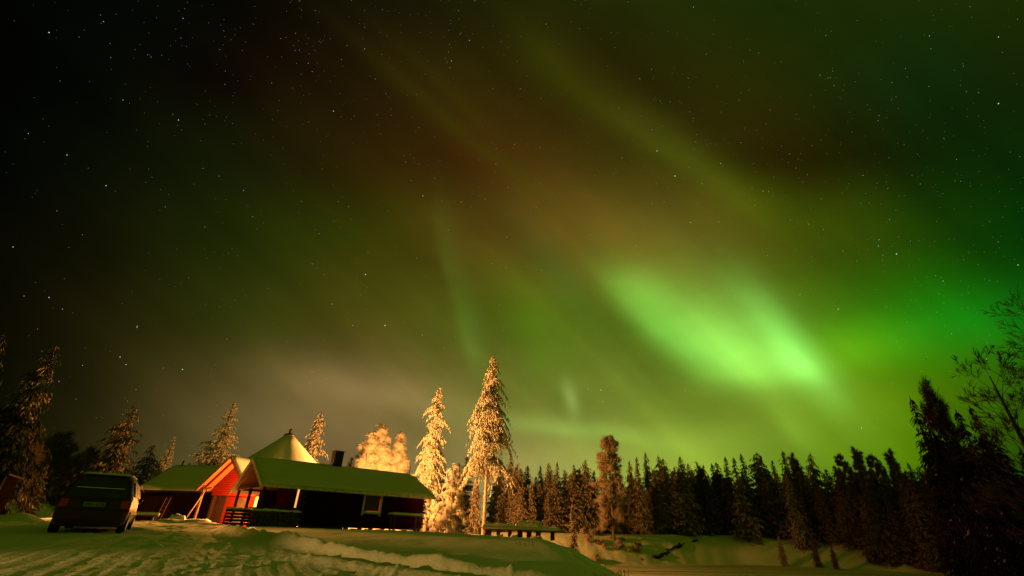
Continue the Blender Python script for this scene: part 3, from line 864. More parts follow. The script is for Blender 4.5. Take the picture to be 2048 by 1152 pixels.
for i, (px, py) in enumerate(tops):
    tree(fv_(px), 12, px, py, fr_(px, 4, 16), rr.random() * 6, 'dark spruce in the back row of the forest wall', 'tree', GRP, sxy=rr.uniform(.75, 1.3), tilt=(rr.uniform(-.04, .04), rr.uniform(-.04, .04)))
for i, (px, py, lab) in enumerate(bt):
    tree(FB[i % 2], 12, px, py, fr_(px, 0, 5), rr.random() * 6, lab, 'tree', GRP, name='birch_tree', sxy=.75)
for i in range(66):   # second storey trees that close the wall
    px = 1010 + i * 13.2 + rr.uniform(-7, 7)
    py = 950 + rr.uniform(-14, 40) + max(0, (px - 1600)) * -.02
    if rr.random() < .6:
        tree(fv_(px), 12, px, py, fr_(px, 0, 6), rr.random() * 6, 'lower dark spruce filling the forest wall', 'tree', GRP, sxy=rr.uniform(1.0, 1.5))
    else:
        tree(FB[rr.randrange(2)], 12, px, py, fr_(px, 0, 5), rr.random() * 6, 'lower twiggy birch filling the forest wall', 'tree', GRP, name='birch_tree', sxy=.95)
for i in range(26):
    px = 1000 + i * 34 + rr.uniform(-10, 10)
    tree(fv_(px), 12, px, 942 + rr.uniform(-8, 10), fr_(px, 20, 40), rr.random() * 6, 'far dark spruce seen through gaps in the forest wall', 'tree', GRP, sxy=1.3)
for i in range(12):
    px = 330 + i * 48 + rr.uniform(-10, 10)
    tree(fv_(px), 12, px, 948 + rr.uniform(-6, 14), rr.uniform(85, 110), rr.random() * 6, 'far dark spruce hidden mostly by the cabins', 'tree', 'far trees behind the cabins', sxy=1.3)
# big spruces on the right, darkened needles painting their shade
RV = meshes_spruce(71, snowmat='thinfrost', needlemat='shadeneedles', stripfrost=.0, H=10, Rm=1.45, base=.03, droop=.35, whorl=.24, nb=13, pad=.22, snowy=.015, power=.85, irregular=.3, hang=.35)
RV2 = meshes_spruce(72, snowmat='thinfrost', needlemat='shadeneedles', stripfrost=.0, H=10, Rm=1.6, base=.03, droop=.42, whorl=.24, nb=13, pad=.23, snowy=.02, power=.8, irregular=.35, hang=.5)
rt = [(1820, 796, 40, RV, .95, 'black spruce with a pointed double top at the left of the right hand group'), (1842, 806, 42, RV2, .9, 'second black spruce, tucked against the pointed one'),
      (1873, 818, 38, RV2, 1.0, 'black spruce in front of the leaning larch'), (1912, 822, 40, RV, 1.1, 'black spruce in the middle of the right hand group'),
      (1938, 812, 42, RV2, .95, 'narrow black spruce below the bare branches'), (1985, 868, 36, RV, 1.2, 'black spruce under the bare tree at the right edge'),
      (2040, 900, 33, RV2, 1.2, 'lowest black spruce at the right edge of the picture'), (1950, 900, 34, RV2, 1.2, 'bushy black spruce low in front of the right hand group')]
for i, (px, py, r, ms, sx, lab) in enumerate(rt):
    tree(ms, 10, px, py, r, i * 1.3, lab, 'tree', 'dark spruces on the right shore', sxy=sx)
lr = meshes_birch(75, 'darkbark', 'twig', H=10, Rw=.95, base=.2, depth=2, nlimb=40, twigs=6, twl=.36, tww=.032, gravity=0, up=1.2, kids=4)
tree(lr, 10, 1848, 764, 45, 0, 'feathery dark larch rising behind the black spruces', 'tree', name='larch_tree', sxy=.5)


def bare_tree(seed, px, py, r, H, lean, label):
    rs = np.random.RandomState(seed)
    x, y, H = place_top(px, py, r)
    root = empty('bare_tree', (x, y, gz(x, y) - .1))
    tag(root, label, 'tree')
    mb = MB(); tw = []
    pts = []; rad = []
    for i in range(8):
        s_ = i / 7
        pts.append(np.array([lean[0] * H * s_ ** 1.3, lean[1] * H * s_ ** 1.3, s_ * H * .96 - .2 * (i == 0)])); rad.append(.16 * (1 - s_) ** .8 + .015)
    mb.tube([tuple(p) for p in pts], rad, 8)
    for k in range(30):
        s_ = .22 + .78 * (k + rs.rand()) / 30; i = min(int(s_ * 7), 6); f_ = s_ * 7 - i
        p = pts[i] * (1 - f_) + pts[i + 1] * f_
        azm = k * 2.4 + rs.rand() * .6
        d = nrm(np.array([math.cos(azm), math.sin(azm), 1.15]))
        branch_rec(mb, tw, p, d, H * .25 * (1.1 - .70 * s_) * rs.uniform(.8, 1.15), .04 * (1.15 - s_), 3, rs, .5, .03, 5, .2, 4, .16)
    mb.build('trunk', M['twig'], root, True)
    pos = np.array([q_[0] for q_ in tw]); dr = np.array([q_[1] for q_ in tw])
    idx = np.repeat(np.arange(len(pos)), 1); n = len(idx)
    V, F = strips_mesh(pos[idx], nrm(dr[idx] + rs.normal(0, .30, (n, 3))), .09 * rs.uniform(.5, 1.3, n), np.full(n, .014), rs)
    mk('twigs', V, F, M['twig'], root)


bare_tree(5, 1985, 733, 25, 0, (-.03, .0), 'bare tree with fine black branches leaning in from the right')
bare_tree(9, 2085, 600, 23, 0, (.02, .0), 'taller bare tree whose black branch tips enter at the right edge')

# shrubs and saplings along the lit bank
shr = meshes_birch(95, 'bark', 'shadefrost', H=1.6, Rw=.6, base=.03, depth=1, nlimb=24, twigs=6, twl=.30, tww=.035, gravity=-.02, up=1.3, kids=5, fuzz=.05)
GS = 'twiggy shrubs on the lit bank'
for i in range(32):
    a = math.radians(8.2 + rr.random() ** 1.2 * 7); tl = rr.uniform(-.038, -.010)
    r = rr.uniform(51, 64)
    x, y = r * math.sin(a), r * math.cos(a)
    if gz(x, y) < EYE - 2.7: continue
    set_tree(shr, x, y, rr.uniform(.2, .48), rr.random() * 6, 'small twiggy shrub on the brown lit bank beside the lake', 'shrub', GS, name='shrub', sxy=1.3)
sap = [(1556, 1070, 78, 'bent snowy sapling on the shaded slope left of the other two'), (1622, 1070, 80, 'middle snowy sapling on the shaded slope'), (1660, 1085, 78, 'right snowy sapling on the shaded slope'), (1510, 1035, 83, 'frosty sapling at the forest foot')]
for i, (px, py, r, lab) in enumerate(sap):
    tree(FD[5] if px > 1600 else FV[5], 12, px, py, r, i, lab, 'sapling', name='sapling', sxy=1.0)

# dark broken bank edge: turf blocks standing out of the snow
def soil_run(pts, n, seed, size, label, name='eroded_bank'):
    rs = np.random.RandomState(seed)
    mb = MB()
    P = []
    for i in range(n):
        t = i / (n - 1) * (len(pts) - 1); k = min(int(t), len(pts) - 2); f_ = t - k
        px = pts[k][0] * (1 - f_) + pts[k + 1][0] * f_; py = pts[k][1] * (1 - f_) + pts[k + 1][1] * f_
        a, tt = azt(px + rs.normal(0, 1.5), py + rs.normal(0, 1.5))
        # walk along the sight line until it meets the snow
        r = 40
        while r < 100 and ground(r * math.sin(a), r * math.cos(a)) < tt * r: r += .5
        P.append((r * math.sin(a), r * math.cos(a), tt * r + EYE))
    base = Vector(P[0])
    q_ = [Vector(p) - base + Vector(rs.normal(0, .16, 3)) * size * 2 for p in P]
    mb.tube(q_, [size * rs.uniform(.25, 1.0) for _ in q_], 6)
    o = mb.build(name, M['soil']); o.location = base
    tag(o, label, 'bank')


soil_run([(1302, 1117), (1320, 1114), (1345, 1098), (1372, 1088), (1394, 1083)], 60, 1, .28, 'jagged dark strip of bare soil breaking through the lit snowy bank')
soil_run([(1268, 1116), (1285, 1117)], 6, 2, .16, 'few dark clods left of the jagged soil strip')
soil_run([(1733, 1115), (1742, 1124)], 7, 3, .30, 'small dark clump of soil far right on the snowy bank')

# ------------------------------------------------------------------ long cabin
TH = math.radians(40.93)
ax = Vector((math.cos(TH), math.sin(TH), 0)); nn = Vector((-ax.y, ax.x, 0))
CA = Vector((-14.007, 28.675, EYE))           # front left roof corner, at eye level
LC, WH, RISE, HE, DROP = 11.77, 3.36, 1.62, 2.1, .23
cab = empty('long_cabin', CA + Vector((0, 0, 0)), TH)   # local x along the eaves, local y towards the back
tag(cab, 'long dark red log cabin on low piers with green lit snow roof', 'cabin')
FL = -.07     # floor underside (eye level = 0)
x0, x1, y0, y1 = 2.75, 11.3, .55, 6.15
mb = MB()
mb.box(((x0 + x1) / 2, y0 + .06, (FL + 2.25) / 2 - .0), (x1 - x0, .12, 2.25 - FL))
mb.box(((x0 + x1) / 2, y1 - .06, (FL + 2.1) / 2), (x1 - x0, .12, 2.1 - FL))
for xx in (x0 + .06, x1 - .06):
    vs_ = [(xx - .06, y0 + .12, FL), (xx + .06, y0 + .12, FL), (xx - .06, y1 - .12, FL), (xx + .06, y1 - .12, FL),
           (xx - .06, y0 + .12, 2.30), (xx + .06, y0 + .12, 2.30), (xx - .06, y1 - .12, 2.1), (xx + .06, y1 - .12, 2.1), (xx - .06, WH, 3.55), (xx + .06, WH, 3.55)]
    mb.add(vs_, [(0, 2, 6, 8, 4), (1, 5, 9, 7, 3), (0, 1, 3, 2), (0, 4, 5, 1), (2, 3, 7, 6), (4, 8, 9, 5), (6, 7, 9, 8)])
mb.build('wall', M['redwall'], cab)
MB().box(((x0 + x1) / 2 - 1.2, (y0 + y1) / 2, FL - .05), (x1 - x0 + 2.2, y1 - y0 - .3, .09)).build('floor', M['darkwood'], cab)
MB().box((4.15, y0 + .02, FL - .30), (2.75, .10, .50)).build('skirt', M['darkwood'], cab)
# log corner ends
for cxx, cyy in ((x0, y0), (x1, y0), (x0, y1)):
    mb = MB()
    for k in range(13):
        z_ = FL + .10 + k * .18
        if z_ > 2.0: break
        if k % 2: mb.box((cxx + (-.09 if cxx < 5 else .09), cyy + (.06 if cyy < 3 else -.06), z_), (.17, .135, .15))
        else: mb.box((cxx + (.06 if cxx < 5 else -.06), cyy + (-.09 if cyy < 3 else .09), z_), (.135, .17, .15))
    mb.build('log_corner', M['darkwood'], cab)
# piers
for px_ in (.5, 2.9, 4.9, 6.35, 7.3, 8.1, 9.2, 10.1, 11.1):
    for py_ in (.75, 5.9):
        p = CA + ax * px_ + nn * py_
        gl = gz(p.x, p.y) - EYE
        MB().box((px_, py_, (FL - .12 + gl - .1) / 2), (.28, .28, FL - .12 - gl + .1)).build('pier', M['darkwood'], cab)


def roof_slab(pts, th, name, m_, parent, dz=0):
    """quad slab; pts = four corners (top), thickness downwards"""
    t = [Vector(p) + Vector((0, 0, dz)) for p in pts]; b = [p - Vector((0, 0, th)) for p in t]
    return MB().add(t + b, [(0, 1, 2, 3), (7, 6, 5, 4), (0, 4, 5, 1), (1, 5, 6, 2), (2, 6, 7, 3), (3, 7, 4, 0)]).build(name, m_, parent)


def snow_sheet(a, b, c, d, th, name, parent, seed, nx=40, ny=14, over=.04, mat_='snow_roof'):
    """snow lying on a roof quad a-b (eave) d-c (ridge): soft rolled eave, uneven top"""
    a, b, c, d = map(Vector, (a, b, c, d))
    rs = np.random.RandomState(seed)
    vs_, fs_ = [], []
    nrmv = (b - a).cross(d - a).normalized()
    if nrmv.z < 0: nrmv = -nrmv
    for i in range(nx + 1):
        for j in range(ny + 1):
            s_ = i / nx; t = (j / ny) ** 1.6
            p = (a * (1 - s_) + b * s_) * (1 - t) + (d * (1 - s_) + c * s_) * t
            e = min(1, min(s_, 1 - s_) * (b - a).length / .18, t * (d - a).length / .22 + .0)
            h = th * (.25 + .75 * math.sqrt(max(0, 1 - (1 - e) ** 2)))
            h *= 1 + .10 * (vnoise(np.array(i * .17 + seed * 7.1), np.array(j * .5)) - .5) * 2
            out = (a - d).normalized() * over * (1 if j == 0 else 0) + (a - d).normalized() * (.03 * (vnoise(np.array(i * .9 + seed), np.array(1.5)) - .3) if j <= 1 else 0)
            vs_.append(p + nrmv * h + out)
    top = len(vs_)
    for i in range(nx + 1):
        for j in range(ny + 1):
            s_ = i / nx; t = (j / ny) ** 1.6
            vs_.append((a * (1 - s_) + b * s_) * (1 - t) + (d * (1 - s_) + c * s_) * t + nrmv * .003)
    W = ny + 1
    for i in range(nx):
        for j in range(ny):
            q_ = (i * W + j, (i + 1) * W + j, (i + 1) * W + j + 1, i * W + j + 1)
            fs_.append(q_); fs_.append(tuple(top + k for k in q_[::-1]))
        fs_.append((i * W, top + i * W, top + (i + 1) * W, (i + 1) * W)); fs_.append((i * W + ny, (i + 1) * W + ny, top + (i + 1) * W + ny, top + i * W + ny))
    for j in range(ny):
        fs_.append((j, j + 1, top + j + 1, top + j)); k = nx * W; fs_.append((k + j, top + k + j, top + k + j + 1, k + j + 1))
    return mk(name, [tuple(p) for p in vs_], fs_, M[mat_], parent, True)


e0, e1, rg0, rg1 = (0, 0, HE - .12), (LC, 0, HE - .12), (0, WH, HE + RISE - .12), (LC, WH, HE + RISE - .12)
bk0, bk1 = (0, 2 * WH, HE - DROP - .12), (LC, 2 * WH, HE - DROP - .12)
rf = roof_slab([e0, e1, rg1, rg0], .12, 'roof', [M['wood']], cab)
roof_slab([rg0, rg1, bk1, bk0], .12, 'roof_slope', [M['wood']], rf)
snow_sheet(e0, e1, rg1, rg0, .13, 'roof_snow', rf, 3)
snow_sheet(bk1, bk0, rg0, rg1, .13, 'roof_snow', rf, 4)
# fascia and barge boards
MB().beam((-.02, -.03, HE - .215), (LC + .02, -.03, HE - .215), .05, .17).build('fascia_board', M['white'], cab)
for xx in (-.045, LC + .045):
    MB().beam((xx, -.08, HE - .22), (xx, WH - .0, HE + RISE - .20), .05, .22).beam((xx, WH, HE + RISE - .203), (xx, 2 * WH + .06, HE - DROP - .22), .054, .22).build('barge_board', M['white'], cab)
# gable triangle boards over the porch (set back), and soffit
for xx in (.35,):
    mb = MB()
    mb.add([(xx, .30, 2.03), (xx, WH * 2 - .4, 2.03), (xx, WH, 3.44), (xx + .05, .30, 2.03), (xx + .05, WH * 2 - .4, 2.03), (xx + .05, WH, 3.44)], [(0, 1, 2), (5, 4, 3), (0, 3, 4, 1), (1, 4, 5, 2), (2, 5, 3, 0)])
    mb.build('gable_boards', M['pine_board'], cab)
MB().beam((.30, .3, 1.95), (.30, 2 * WH - .3, 1.90), .16, .14).beam((.38, .45, 1.92), (2.75, .45, 1.92), .14, .13).beam((.38, 6.2, 1.88), (2.75, 6.2, 1.88), .14, .13).build('tie_beam', M['darkwood'], cab)
for (xx, yy) in ((.35, .5), (.35, WH), (.35, 6.15)):
    p = CA + ax * xx + nn * yy; gl = gz(p.x, p.y) - EYE
    MB().box((xx, yy, (1.84 + gl) / 2), (.15, .15, 1.84 - gl)).build('post', M['darkwood'], cab)
# porch deck, added low log front
MB().box((1.35, 3.35, FL - .05), (2.7, 5.4, .08)).build('deck', M['darkwood'], cab)
mb = MB()
for k in range(5):
    mb.box((1.55, .62, FL + .10 + k * .165), (2.36, .11, .155))
    mb.box((.35, 1.95, FL + .10 + k * .165), (.11, 2.5, .155))
mb.build('blocking_parapet', M['darkwood'], cab)  # dark logs added to shut off the glow behind the firewood
MB().box((2.2, 6.12, .9), (1.1, .08, 2.1)).build('lamp_screen', M['darkwall'], cab)  # added panel that keeps the porch lamp off the porch end wall
# narrow glowing casing strip in the porch wall, its glow painted for a lamp-lit casing
wf = MB(); yw_ = 1.62
wf.box((x0 - .03, yw_, 1.96), (.06, .50, .10)).box((x0 - .03, yw_, .80), (.06, .50, .08)).box((x0 - .03, yw_ - .21, 1.38), (.06, .08, 1.08)).box((x0 - .03, yw_ + .21, 1.38), (.06, .08, 1.08))
dw = wf.build('glow_casing_frame', M['wood'], cab)
MB().box((x0 - .056, yw_, 1.38), (.02, .34, 1.06)).build('pane', M['casing_glow'], dw)
# main window
wx0, wx1, wz0, wz1 = 6.62, 7.98, .72, 1.90
fr = MB()
fr.box((wx0 + .05, y0 - .03, (wz0 + wz1) / 2 - .06), (.11, .07, wz1 - wz0 + .16)).box((wx1 - .05, y0 - .03, (wz0 + wz1) / 2 - .06), (.11, .07, wz1 - wz0 + .16))
fr.box(((wx0 + wx1) / 2, y0 - .025, wz1 - .05), (wx1 - wx0 - .23, .06, .11)).box(((wx0 + wx1) / 2, y0 - .035, wz0 + .04), (wx1 - wx0 - .23, .09, .12))
wn = fr.build('window', M['white'], cab)
MB().box(((wx0 + wx1) / 2, y0 - .008, (wz0 + wz1) / 2), (wx1 - wx0 - .2, .012, wz1 - wz0 - .1)).build('pane', M['dimglass'], wn)
MB().box((wx1 - .14, y0 - .018, (wz0 + wz1) / 2 - .1), (.05, .008, wz1 - wz0 - .35)).box(((wx0 + wx1) / 2 + .1, y0 - .018, wz0 + .125), (wx1 - wx0 - .45, .008, .05)).build('pane_glow', M['glow'], wn)  # glowing strips paint light along the pane's right and lower edge
# chimney
chp = 5.45
mb = MB().box((chp, WH + .05, 4.05), (.62, .62, 1.15)); mb.build('chimney', M['metal'], cab)
MB().box((chp, WH + .05, 4.65), (.78, .78, .05)).build('chimney_cap', M['metal'], cab)
MB().tube([(LC - .35, WH, 3.7), (LC - .35, WH, 4.35)], [.035, .03], 8).build('vent_pipe', M['metal'], cab)

# ------------------------------------------------------------------ cone-roofed hut with open gable
P0 = Vector((-20.19, 35.69, EYE))
rd = Vector((.155, .984, 0)).normalized(); e_ = Vector((rd.y, -rd.x, 0))
KC = P0 + rd * 6.35
hut = empty('grill_hut', (KC.x, KC.y, EYE), math.atan2(rd.y, rd.x) - math.pi / 2)    # local y = away from the gable front
tag(hut, 'octagonal grill hut with tall snowy cone roof and a lit open gable', 'hut')
kap, kev, kr = 7.05, 2.75, 4.95
NS = 48
mb = MB(); prof = [(kr, kev - .12), (kr, kev + .02), (kr - .15, kev + .16), (3.6, kev + (kap - kev) * .285), (2.2, kev + (kap - kev) * .565), (1.0, kev + (kap - kev) * .81), (.30, kap - .18)]
vs_ = []; fs_ = []
for (r_, z_) in prof:
    for j in range(NS):
        a = j / NS * 2 * math.pi
        k8 = math.cos(math.pi / 8) / math.cos(((a + math.pi / 8) % (math.pi / 4)) - math.pi / 8)
        rr_ = r_ * (.45 + .55 * (k8 * .06 + .94)) / (.45 + .55)
        vs_.append((rr_ * math.cos(a), rr_ * math.sin(a), z_))
for i in range(len(prof) - 1):
    for j in range(NS):
        fs_.append((i * NS + j, i * NS + (j + 1) % NS, (i + 1) * NS + (j + 1) % NS, (i + 1) * NS + j))
fs_.append(tuple(range(NS))[::-1]); fs_.append(tuple((len(prof) - 1) * NS + j for j in range(NS)))
mk('cone_roof', vs_, fs_, M['snow_roof'], hut, True)
MB().tube([(0, 0, kap - .25), (0, 0, kap - .12), (0, 0, kap - .06)], [.50, .36, .2], 16).build('smoke_collar', M['metal'], hut, True)
MB().tube([(0, 0, kap - .1), (0, 0, kap + .22), (0, 0, kap + .24), (0, 0, kap + .34)], [.13, .13, .20, .03], 12).build('chimney_cap', M['metal'], hut)
mb = MB()
for k in range(8):
    a0 = math.pi / 8 + k * math.pi / 4; a1 = a0 + math.pi / 4; rw = 4.3
    p = Vector((rw * math.cos(a0), rw * math.sin(a0), 1.1)); q_ = Vector((rw * math.cos(a1), rw * math.sin(a1), 1.1))
    mb.beam(p, q_, .12, 3.6)
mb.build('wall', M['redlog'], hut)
# gable porch; local frame: front plane at y=-6.35, ridge along +y
yf = -6.35; gw = 1.95; gap = 3.15 + 1.05; gev = 1.97
gl0, gl1, gr0, gr1 = (-gw, yf, gev), (-gw, -2.2, gev), (gw, yf, gev), (gw, -2.2, gev)
ap0, ap1 = (0, yf, gap), (0, -2.2, gap)
pr = roof_slab([gl0, ap0, ap1, gl1][::-1], .07, 'porch_roof', M['pine_board'], hut)
roof_slab([gr0, ap0, ap1, gr1], .07, 'porch_roof_slope', M['pine_board'], pr)
snow_sheet(gl1, gl0, ap0, ap1, .12, 'roof_snow', pr, 6, 20, 10)
snow_sheet(gr0, gr1, ap1, ap0, .12, 'roof_snow', pr, 7, 20, 10)
MB().beam((-gw - .06, yf - .03, gev - .10), (0, yf - .03, gap - .05), .05, .16).beam((0, yf - .033, gap - .053), (gw + .06, yf - .033, gev - .10), .056, .16).build('barge_board', M['wood'], hut)
# inner rafters and a red tympanum set back
MB().beam((-gw + .1, yf + .45, gev - .06), (0, yf + .45, gap - .22), .10, .14).beam((gw - .1, yf + .45, gev - .06), (0, yf + .454, gap - .224), .104, .14).build('rafter', M['redlog'], hut)
ty = yf + 1.25
MB().add([(-gw + .28, ty, gev - .35), (gw - .1, ty, gev - .35), (gw - .1, ty, gev + .05), (0, ty, gap - .16), (-gw + .28, ty, gev + .22), (-gw + .28, ty + .08, gev - .35), (gw - .1, ty + .08, gev - .35), (gw - .1, ty + .08, gev + .05), (0, ty + .08, gap - .16), (-gw + .28, ty + .08, gev + .22)],
         [(0, 1, 2, 3, 4), (9, 8, 7, 6, 5), (0, 5, 6, 1), (4, 9, 5, 0)]).build('gable_boards', M['redlog'], hut)
gf = gz(P0.x, P0.y) - EYE
MB().beam((-gw + .35, yf + .25, gf - .1), (-gw + .35, yf + .25, gev + .05), .13, .13).build('post', M['wood'], hut)
MB().beam((-gw + .02, yf + .25, gev - .1), (-gw + 1.0, yf + .25, gev + .12), .10, .10).beam((-gw + .0, yf + .36, gev + .13), (-gw + .6, yf + .36, gev - .1), .08, .08).build('brace', M['wood'], hut)
MB().beam((-gw + .15, ty + .4, gf - .1), (-gw + .15, -2.4, gf - .1), .10, 4.6).build('shade_side_wall', M['darkwall'], hut)  # added wall: screens the shed from the lamp, dark boards paint its shade
# recessed front wall with door and a casing with painted glow
MB().box((0.9, -4.28, .85), (3.9, .10, 2.6)).build('entrance_wall', M['redlog'], hut)
MB().box((-1.32, -4.36, .75), (.78, .06, 2.3)).build('wall_shade', M['darkwall'], hut)  # dark panel paints the shadow on the left part of the wall
dr_ = MB().box((.35, -4.36, .55), (.85, .06, 1.95)).build('door', M['darkwood'], hut)
MB().box((.68, -4.42, .55), (.05, .05, .14)).build('handle', M['metal'], dr_)
wn = MB().box((1.60, -4.36, 1.05), (.30, .06, 1.35)).build('window', M['white'], hut)
MB().box((1.60, -4.405, 1.05), (.20, .02, 1.22)).build('pane', M['casing_glow'], wn)  # glowing strip stands in for a white casing under the lamp
MB().box((-gw + .35, yf + .1, gf + .12), (.9, .5, .26)).build('step', M['redlog'], hut)

# leaning pole in front of the gable
a, t = azt(410, 982); r_ = 40.2; pt = Vector((r_ * math.sin(a), r_ * math.cos(a), t * r_ + EYE))
a, t = azt(364, 1046); r_ = 38.5; pb = Vector((r_ * math.sin(a), r_ * math.cos(a), t * r_ + EYE))
pb.z = gz(pb.x, pb.y)
o = MB().tube([(0, 0, -.05), tuple((pt - pb) * .5), tuple(pt - pb)], [.055, .05, .045], 8).build('leaning_pole', M['wood'], None, True)
o.location = pb; tag(o, 'pale pole leaning against the corner of the open gable', 'pole')

# ------------------------------------------------------------------ dark shed on the left
sA = Vector((-29.7, 40.25, EYE)); sdir = Vector((6.6, -1.0, 0)).normalized(); srz = math.atan2(sdir.y, sdir.x)
shed = empty('dark_shed', sA, srz)
tag(shed, 'low dark shed with green lit snow roof between car and hut', 'shed')
SL = 8.6; SE, SR, SD = 2.08, 4.22, 3.1
MB().box((SL / 2 + .1, .5, .75), (SL - .6, .14, 2.7)).box((SL / 2 + .1, 2 * SD - .5, .75), (SL - .6, .14, 2.7)).build('wall', M['darkwall'], shed)
for xx in (.45, SL - .3):
    MB().add([(xx - .06, .57, -.6), (xx + .06, .57, -.6), (xx - .06, 2 * SD - .57, -.6), (xx + .06, 2 * SD - .57, -.6), (xx - .06, .57, 2.3), (xx + .06, .57, 2.3), (xx - .06, 2 * SD - .57, 2.3), (xx + .06, 2 * SD - .57, 2.3), (xx - .06, SD, 4.0), (xx + .06, SD, 4.0)],
             [(0, 2, 6, 8, 4), (1, 5, 9, 7, 3), (0, 1, 3, 2), (0, 4, 5, 1), (2, 3, 7, 6), (4, 8, 9, 5), (6, 7, 9, 8)]).build('gable_wall', M['darkwall'], shed)
q0, q1, q2, q3, q4, q5 = (0, 0, SE - .1), (SL, 0, SE - .1), (SL, SD, SR - .1), (0, SD, SR - .1), (SL, 2 * SD, SE - .1), (0, 2 * SD, SE - .1)
rf = roof_slab([q0, q1, q2, q3], .1, 'roof', M['darkwood'], shed)
roof_slab([q3, q2, q4, q5], .1, 'roof_slope', M['darkwood'], rf)
snow_sheet(q0, q1, q2, q3, .12, 'roof_snow', rf, 11, 36, 12)
snow_sheet(q4, q5, q3, q2, .12, 'roof_snow', rf, 12, 36, 12)
MB().beam((-.02, -.03, SE - .17), (SL, -.03, SE - .17), .04, .14).build('fascia_board', M['darkwood'], shed)
MB().beam((-.035, -.08, SE - .18), (-.035, SD, SR - .18), .05, .18).build('barge_board', M['wood'], shed)
MB().tube([(.9, SD - .25, 3.9), (1.0, SD - .25, 4.55)], [.06, .06], 8).build('vent_pipe', M['metal'], shed)
# ladder hung on the shed wall
lx = 3.0
lad = empty('ladder', sA + sdir * lx + Vector((0, 0, -.1)) + Vector((sdir.y, -sdir.x, 0)) * -.40, srz)
tag(lad, 'dark ladder leaning on the front wall of the low shed', 'ladder')
for s_ in (-.2, .2):
    MB().tube([(s_, -.4, -.3), (s_, 0, 1.6)], [.03, .03], 6).build('rail', M['wood'], lad)
for k in range(7):
    MB().tube([(-.2, -.36 + k * .054, -.1 + k * .257), (.2, -.36 + k * .054, -.1 + k * .257)], [.02, .02], 6).build('rung', M['wood'], lad)


def snow_lump(px, py, r, sx, sy, h, rz, label, name='snow_heap', under=None):
    a, t = azt(px, py); x, y = r * math.sin(a), r * math.cos(a)
    vs_, fs_ = pillow(14, 10, sx, sy, h, int(px), .6, .3)
    o = mk(name, vs_, fs_, M['snow'], None, True); o.location = (x, y, gz(x, y) - .04); o.rotation_euler = (0, 0, rz)
    tag(o, label, 'snow heap'); return o


snow_lump(352, 1046, 37, .9, .6, .30, .3, 'round snow heap at the foot of the leaning pole')
snow_lump(385, 1043, 37.5, 2.0, .8, .16, .2, 'long low snow heap before the open gable')
# snowy plank resting on two blocks by the car
a, t = azt(276, 1033); r_ = 35; x, y = r_ * math.sin(a), r_ * math.cos(a)
bn = empty('plank_bench', (x, y, gz(x, y)), .35); tag(bn, 'low plank bench with snow on it between car and shed', 'bench')
MB().box((0, 0, .30), (1.9, .3, .06)).build('seat', M['wood'], bn)
for s_ in (-.7, .7): MB().box((s_, 0, .12), (.12, .26, .29)).build('leg', M['darkwood'], bn)
vs_, fs_ = pillow(20, 6, 1.95, .34, .12, 3); o = mk('seat_snow', vs_, fs_, M['snow'], bn, True); o.location = (0, 0, .335)

# small outbuilding cut by the left edge
a, t = azt(20, 949); r_ = 26; x, y = r_ * math.sin(a), r_ * math.cos(a)
ob = empty('outbuilding', (x, y, EYE), math.radians(35)); tag(ob, 'dark outbuilding corner with pale roof edge at the left border', 'outbuilding')
zt = t * r_
MB().box((-1.8, 1.2, zt / 2 - .35), (3.4, 2.4, zt + .6)).build('wall', M['darkwall'], ob)
MB().box((-1.85, 1.2, zt - .0), (3.7, 2.7, .06)).build('roof', M['darkwood'], ob)
MB().box((-.08, -.035, zt / 2 - .37), (.05, .05, zt + .6)).build('corner_board', M['wood'], ob)

# ------------------------------------------------------------------ firewood and porch clutter
a, t = azt(560, 1050); r_ = 31.2
wb = CA + ax * 1.2 + nn * (-.35)
k = 0
rl = random.Random(9)
for row in range(6):
    for c_ in range(15 - (row > 3)):
        rad = rl.uniform(.068, .092)
        x_ = -.10 + c_ * .172 + (row % 2) * .08 + rl.uniform(-.01, .01); z_ = .02 + row * .142
        p = CA + ax * x_ + nn * (-.1 + rl.uniform(-.05, .05)); gzz = gz(p.x, p.y)
        lg = empty('firewood_log', (p.x, p.y, gzz + z_ + .06), TH)
        tag(lg, 'short split log in the firewood stack before the cabin porch', 'log', 'stacked firewood logs before the porch')
        MB().tube([(0, -.22, 0), (0, .22, 0)], [rad, rad * .95], 8).build('bark', M['logbark'], lg)
        MB().tube([(0, -.235, 0), (0, -.221, 0)], [rad * .86, rad * .9], 8).build('cut_end', M['logend'], lg)
p = CA + ax * 1.15 + nn * (-.1)
vs_, fs_ = pillow(26, 6, 2.75, .5, .09, 8, .3, .4); o = mk('snow_cover', vs_, fs_, M['snow'], None, True)
o.location = (p.x, p.y, gz(p.x, p.y) + .84); o.rotation_euler = (0, 0, TH); tag(o, 'thin snow layer lying on top of the firewood stack', 'snow')
# firewood box left of the porch
a, t = azt(470, 1050); r_ = 34.0; x, y = r_ * math.sin(a), r_ * math.cos(a)
fb = empty('firewood_box', (x, y, gz(x, y)), math.radians(28)); tag(fb, 'slatted wooden box with snow rim left of the cabin porch', 'box')
mb = MB()
for k in range(5): mb.box((0, -.3, .12 + k * .17), (1.35, .03, .12)).box((0, .3, .12 + k * .17), (1.35, .03, .12))
mb.build('slatted_side', M['darkwood'], fb)
for s_ in (-.64, .64):
    for s2 in (-.26, .26): MB().box((s_, s2, .45), (.06, .05, .95)).build('post', M['wood'], fb)
for s_ in (-.3, .3):
    vs_, fs_ = pillow(18, 5, 1.42, .13, .09, 5); o = mk('rim_snow', vs_, fs_, M['snow'], fb, True); o.location = (0, s_, .87)

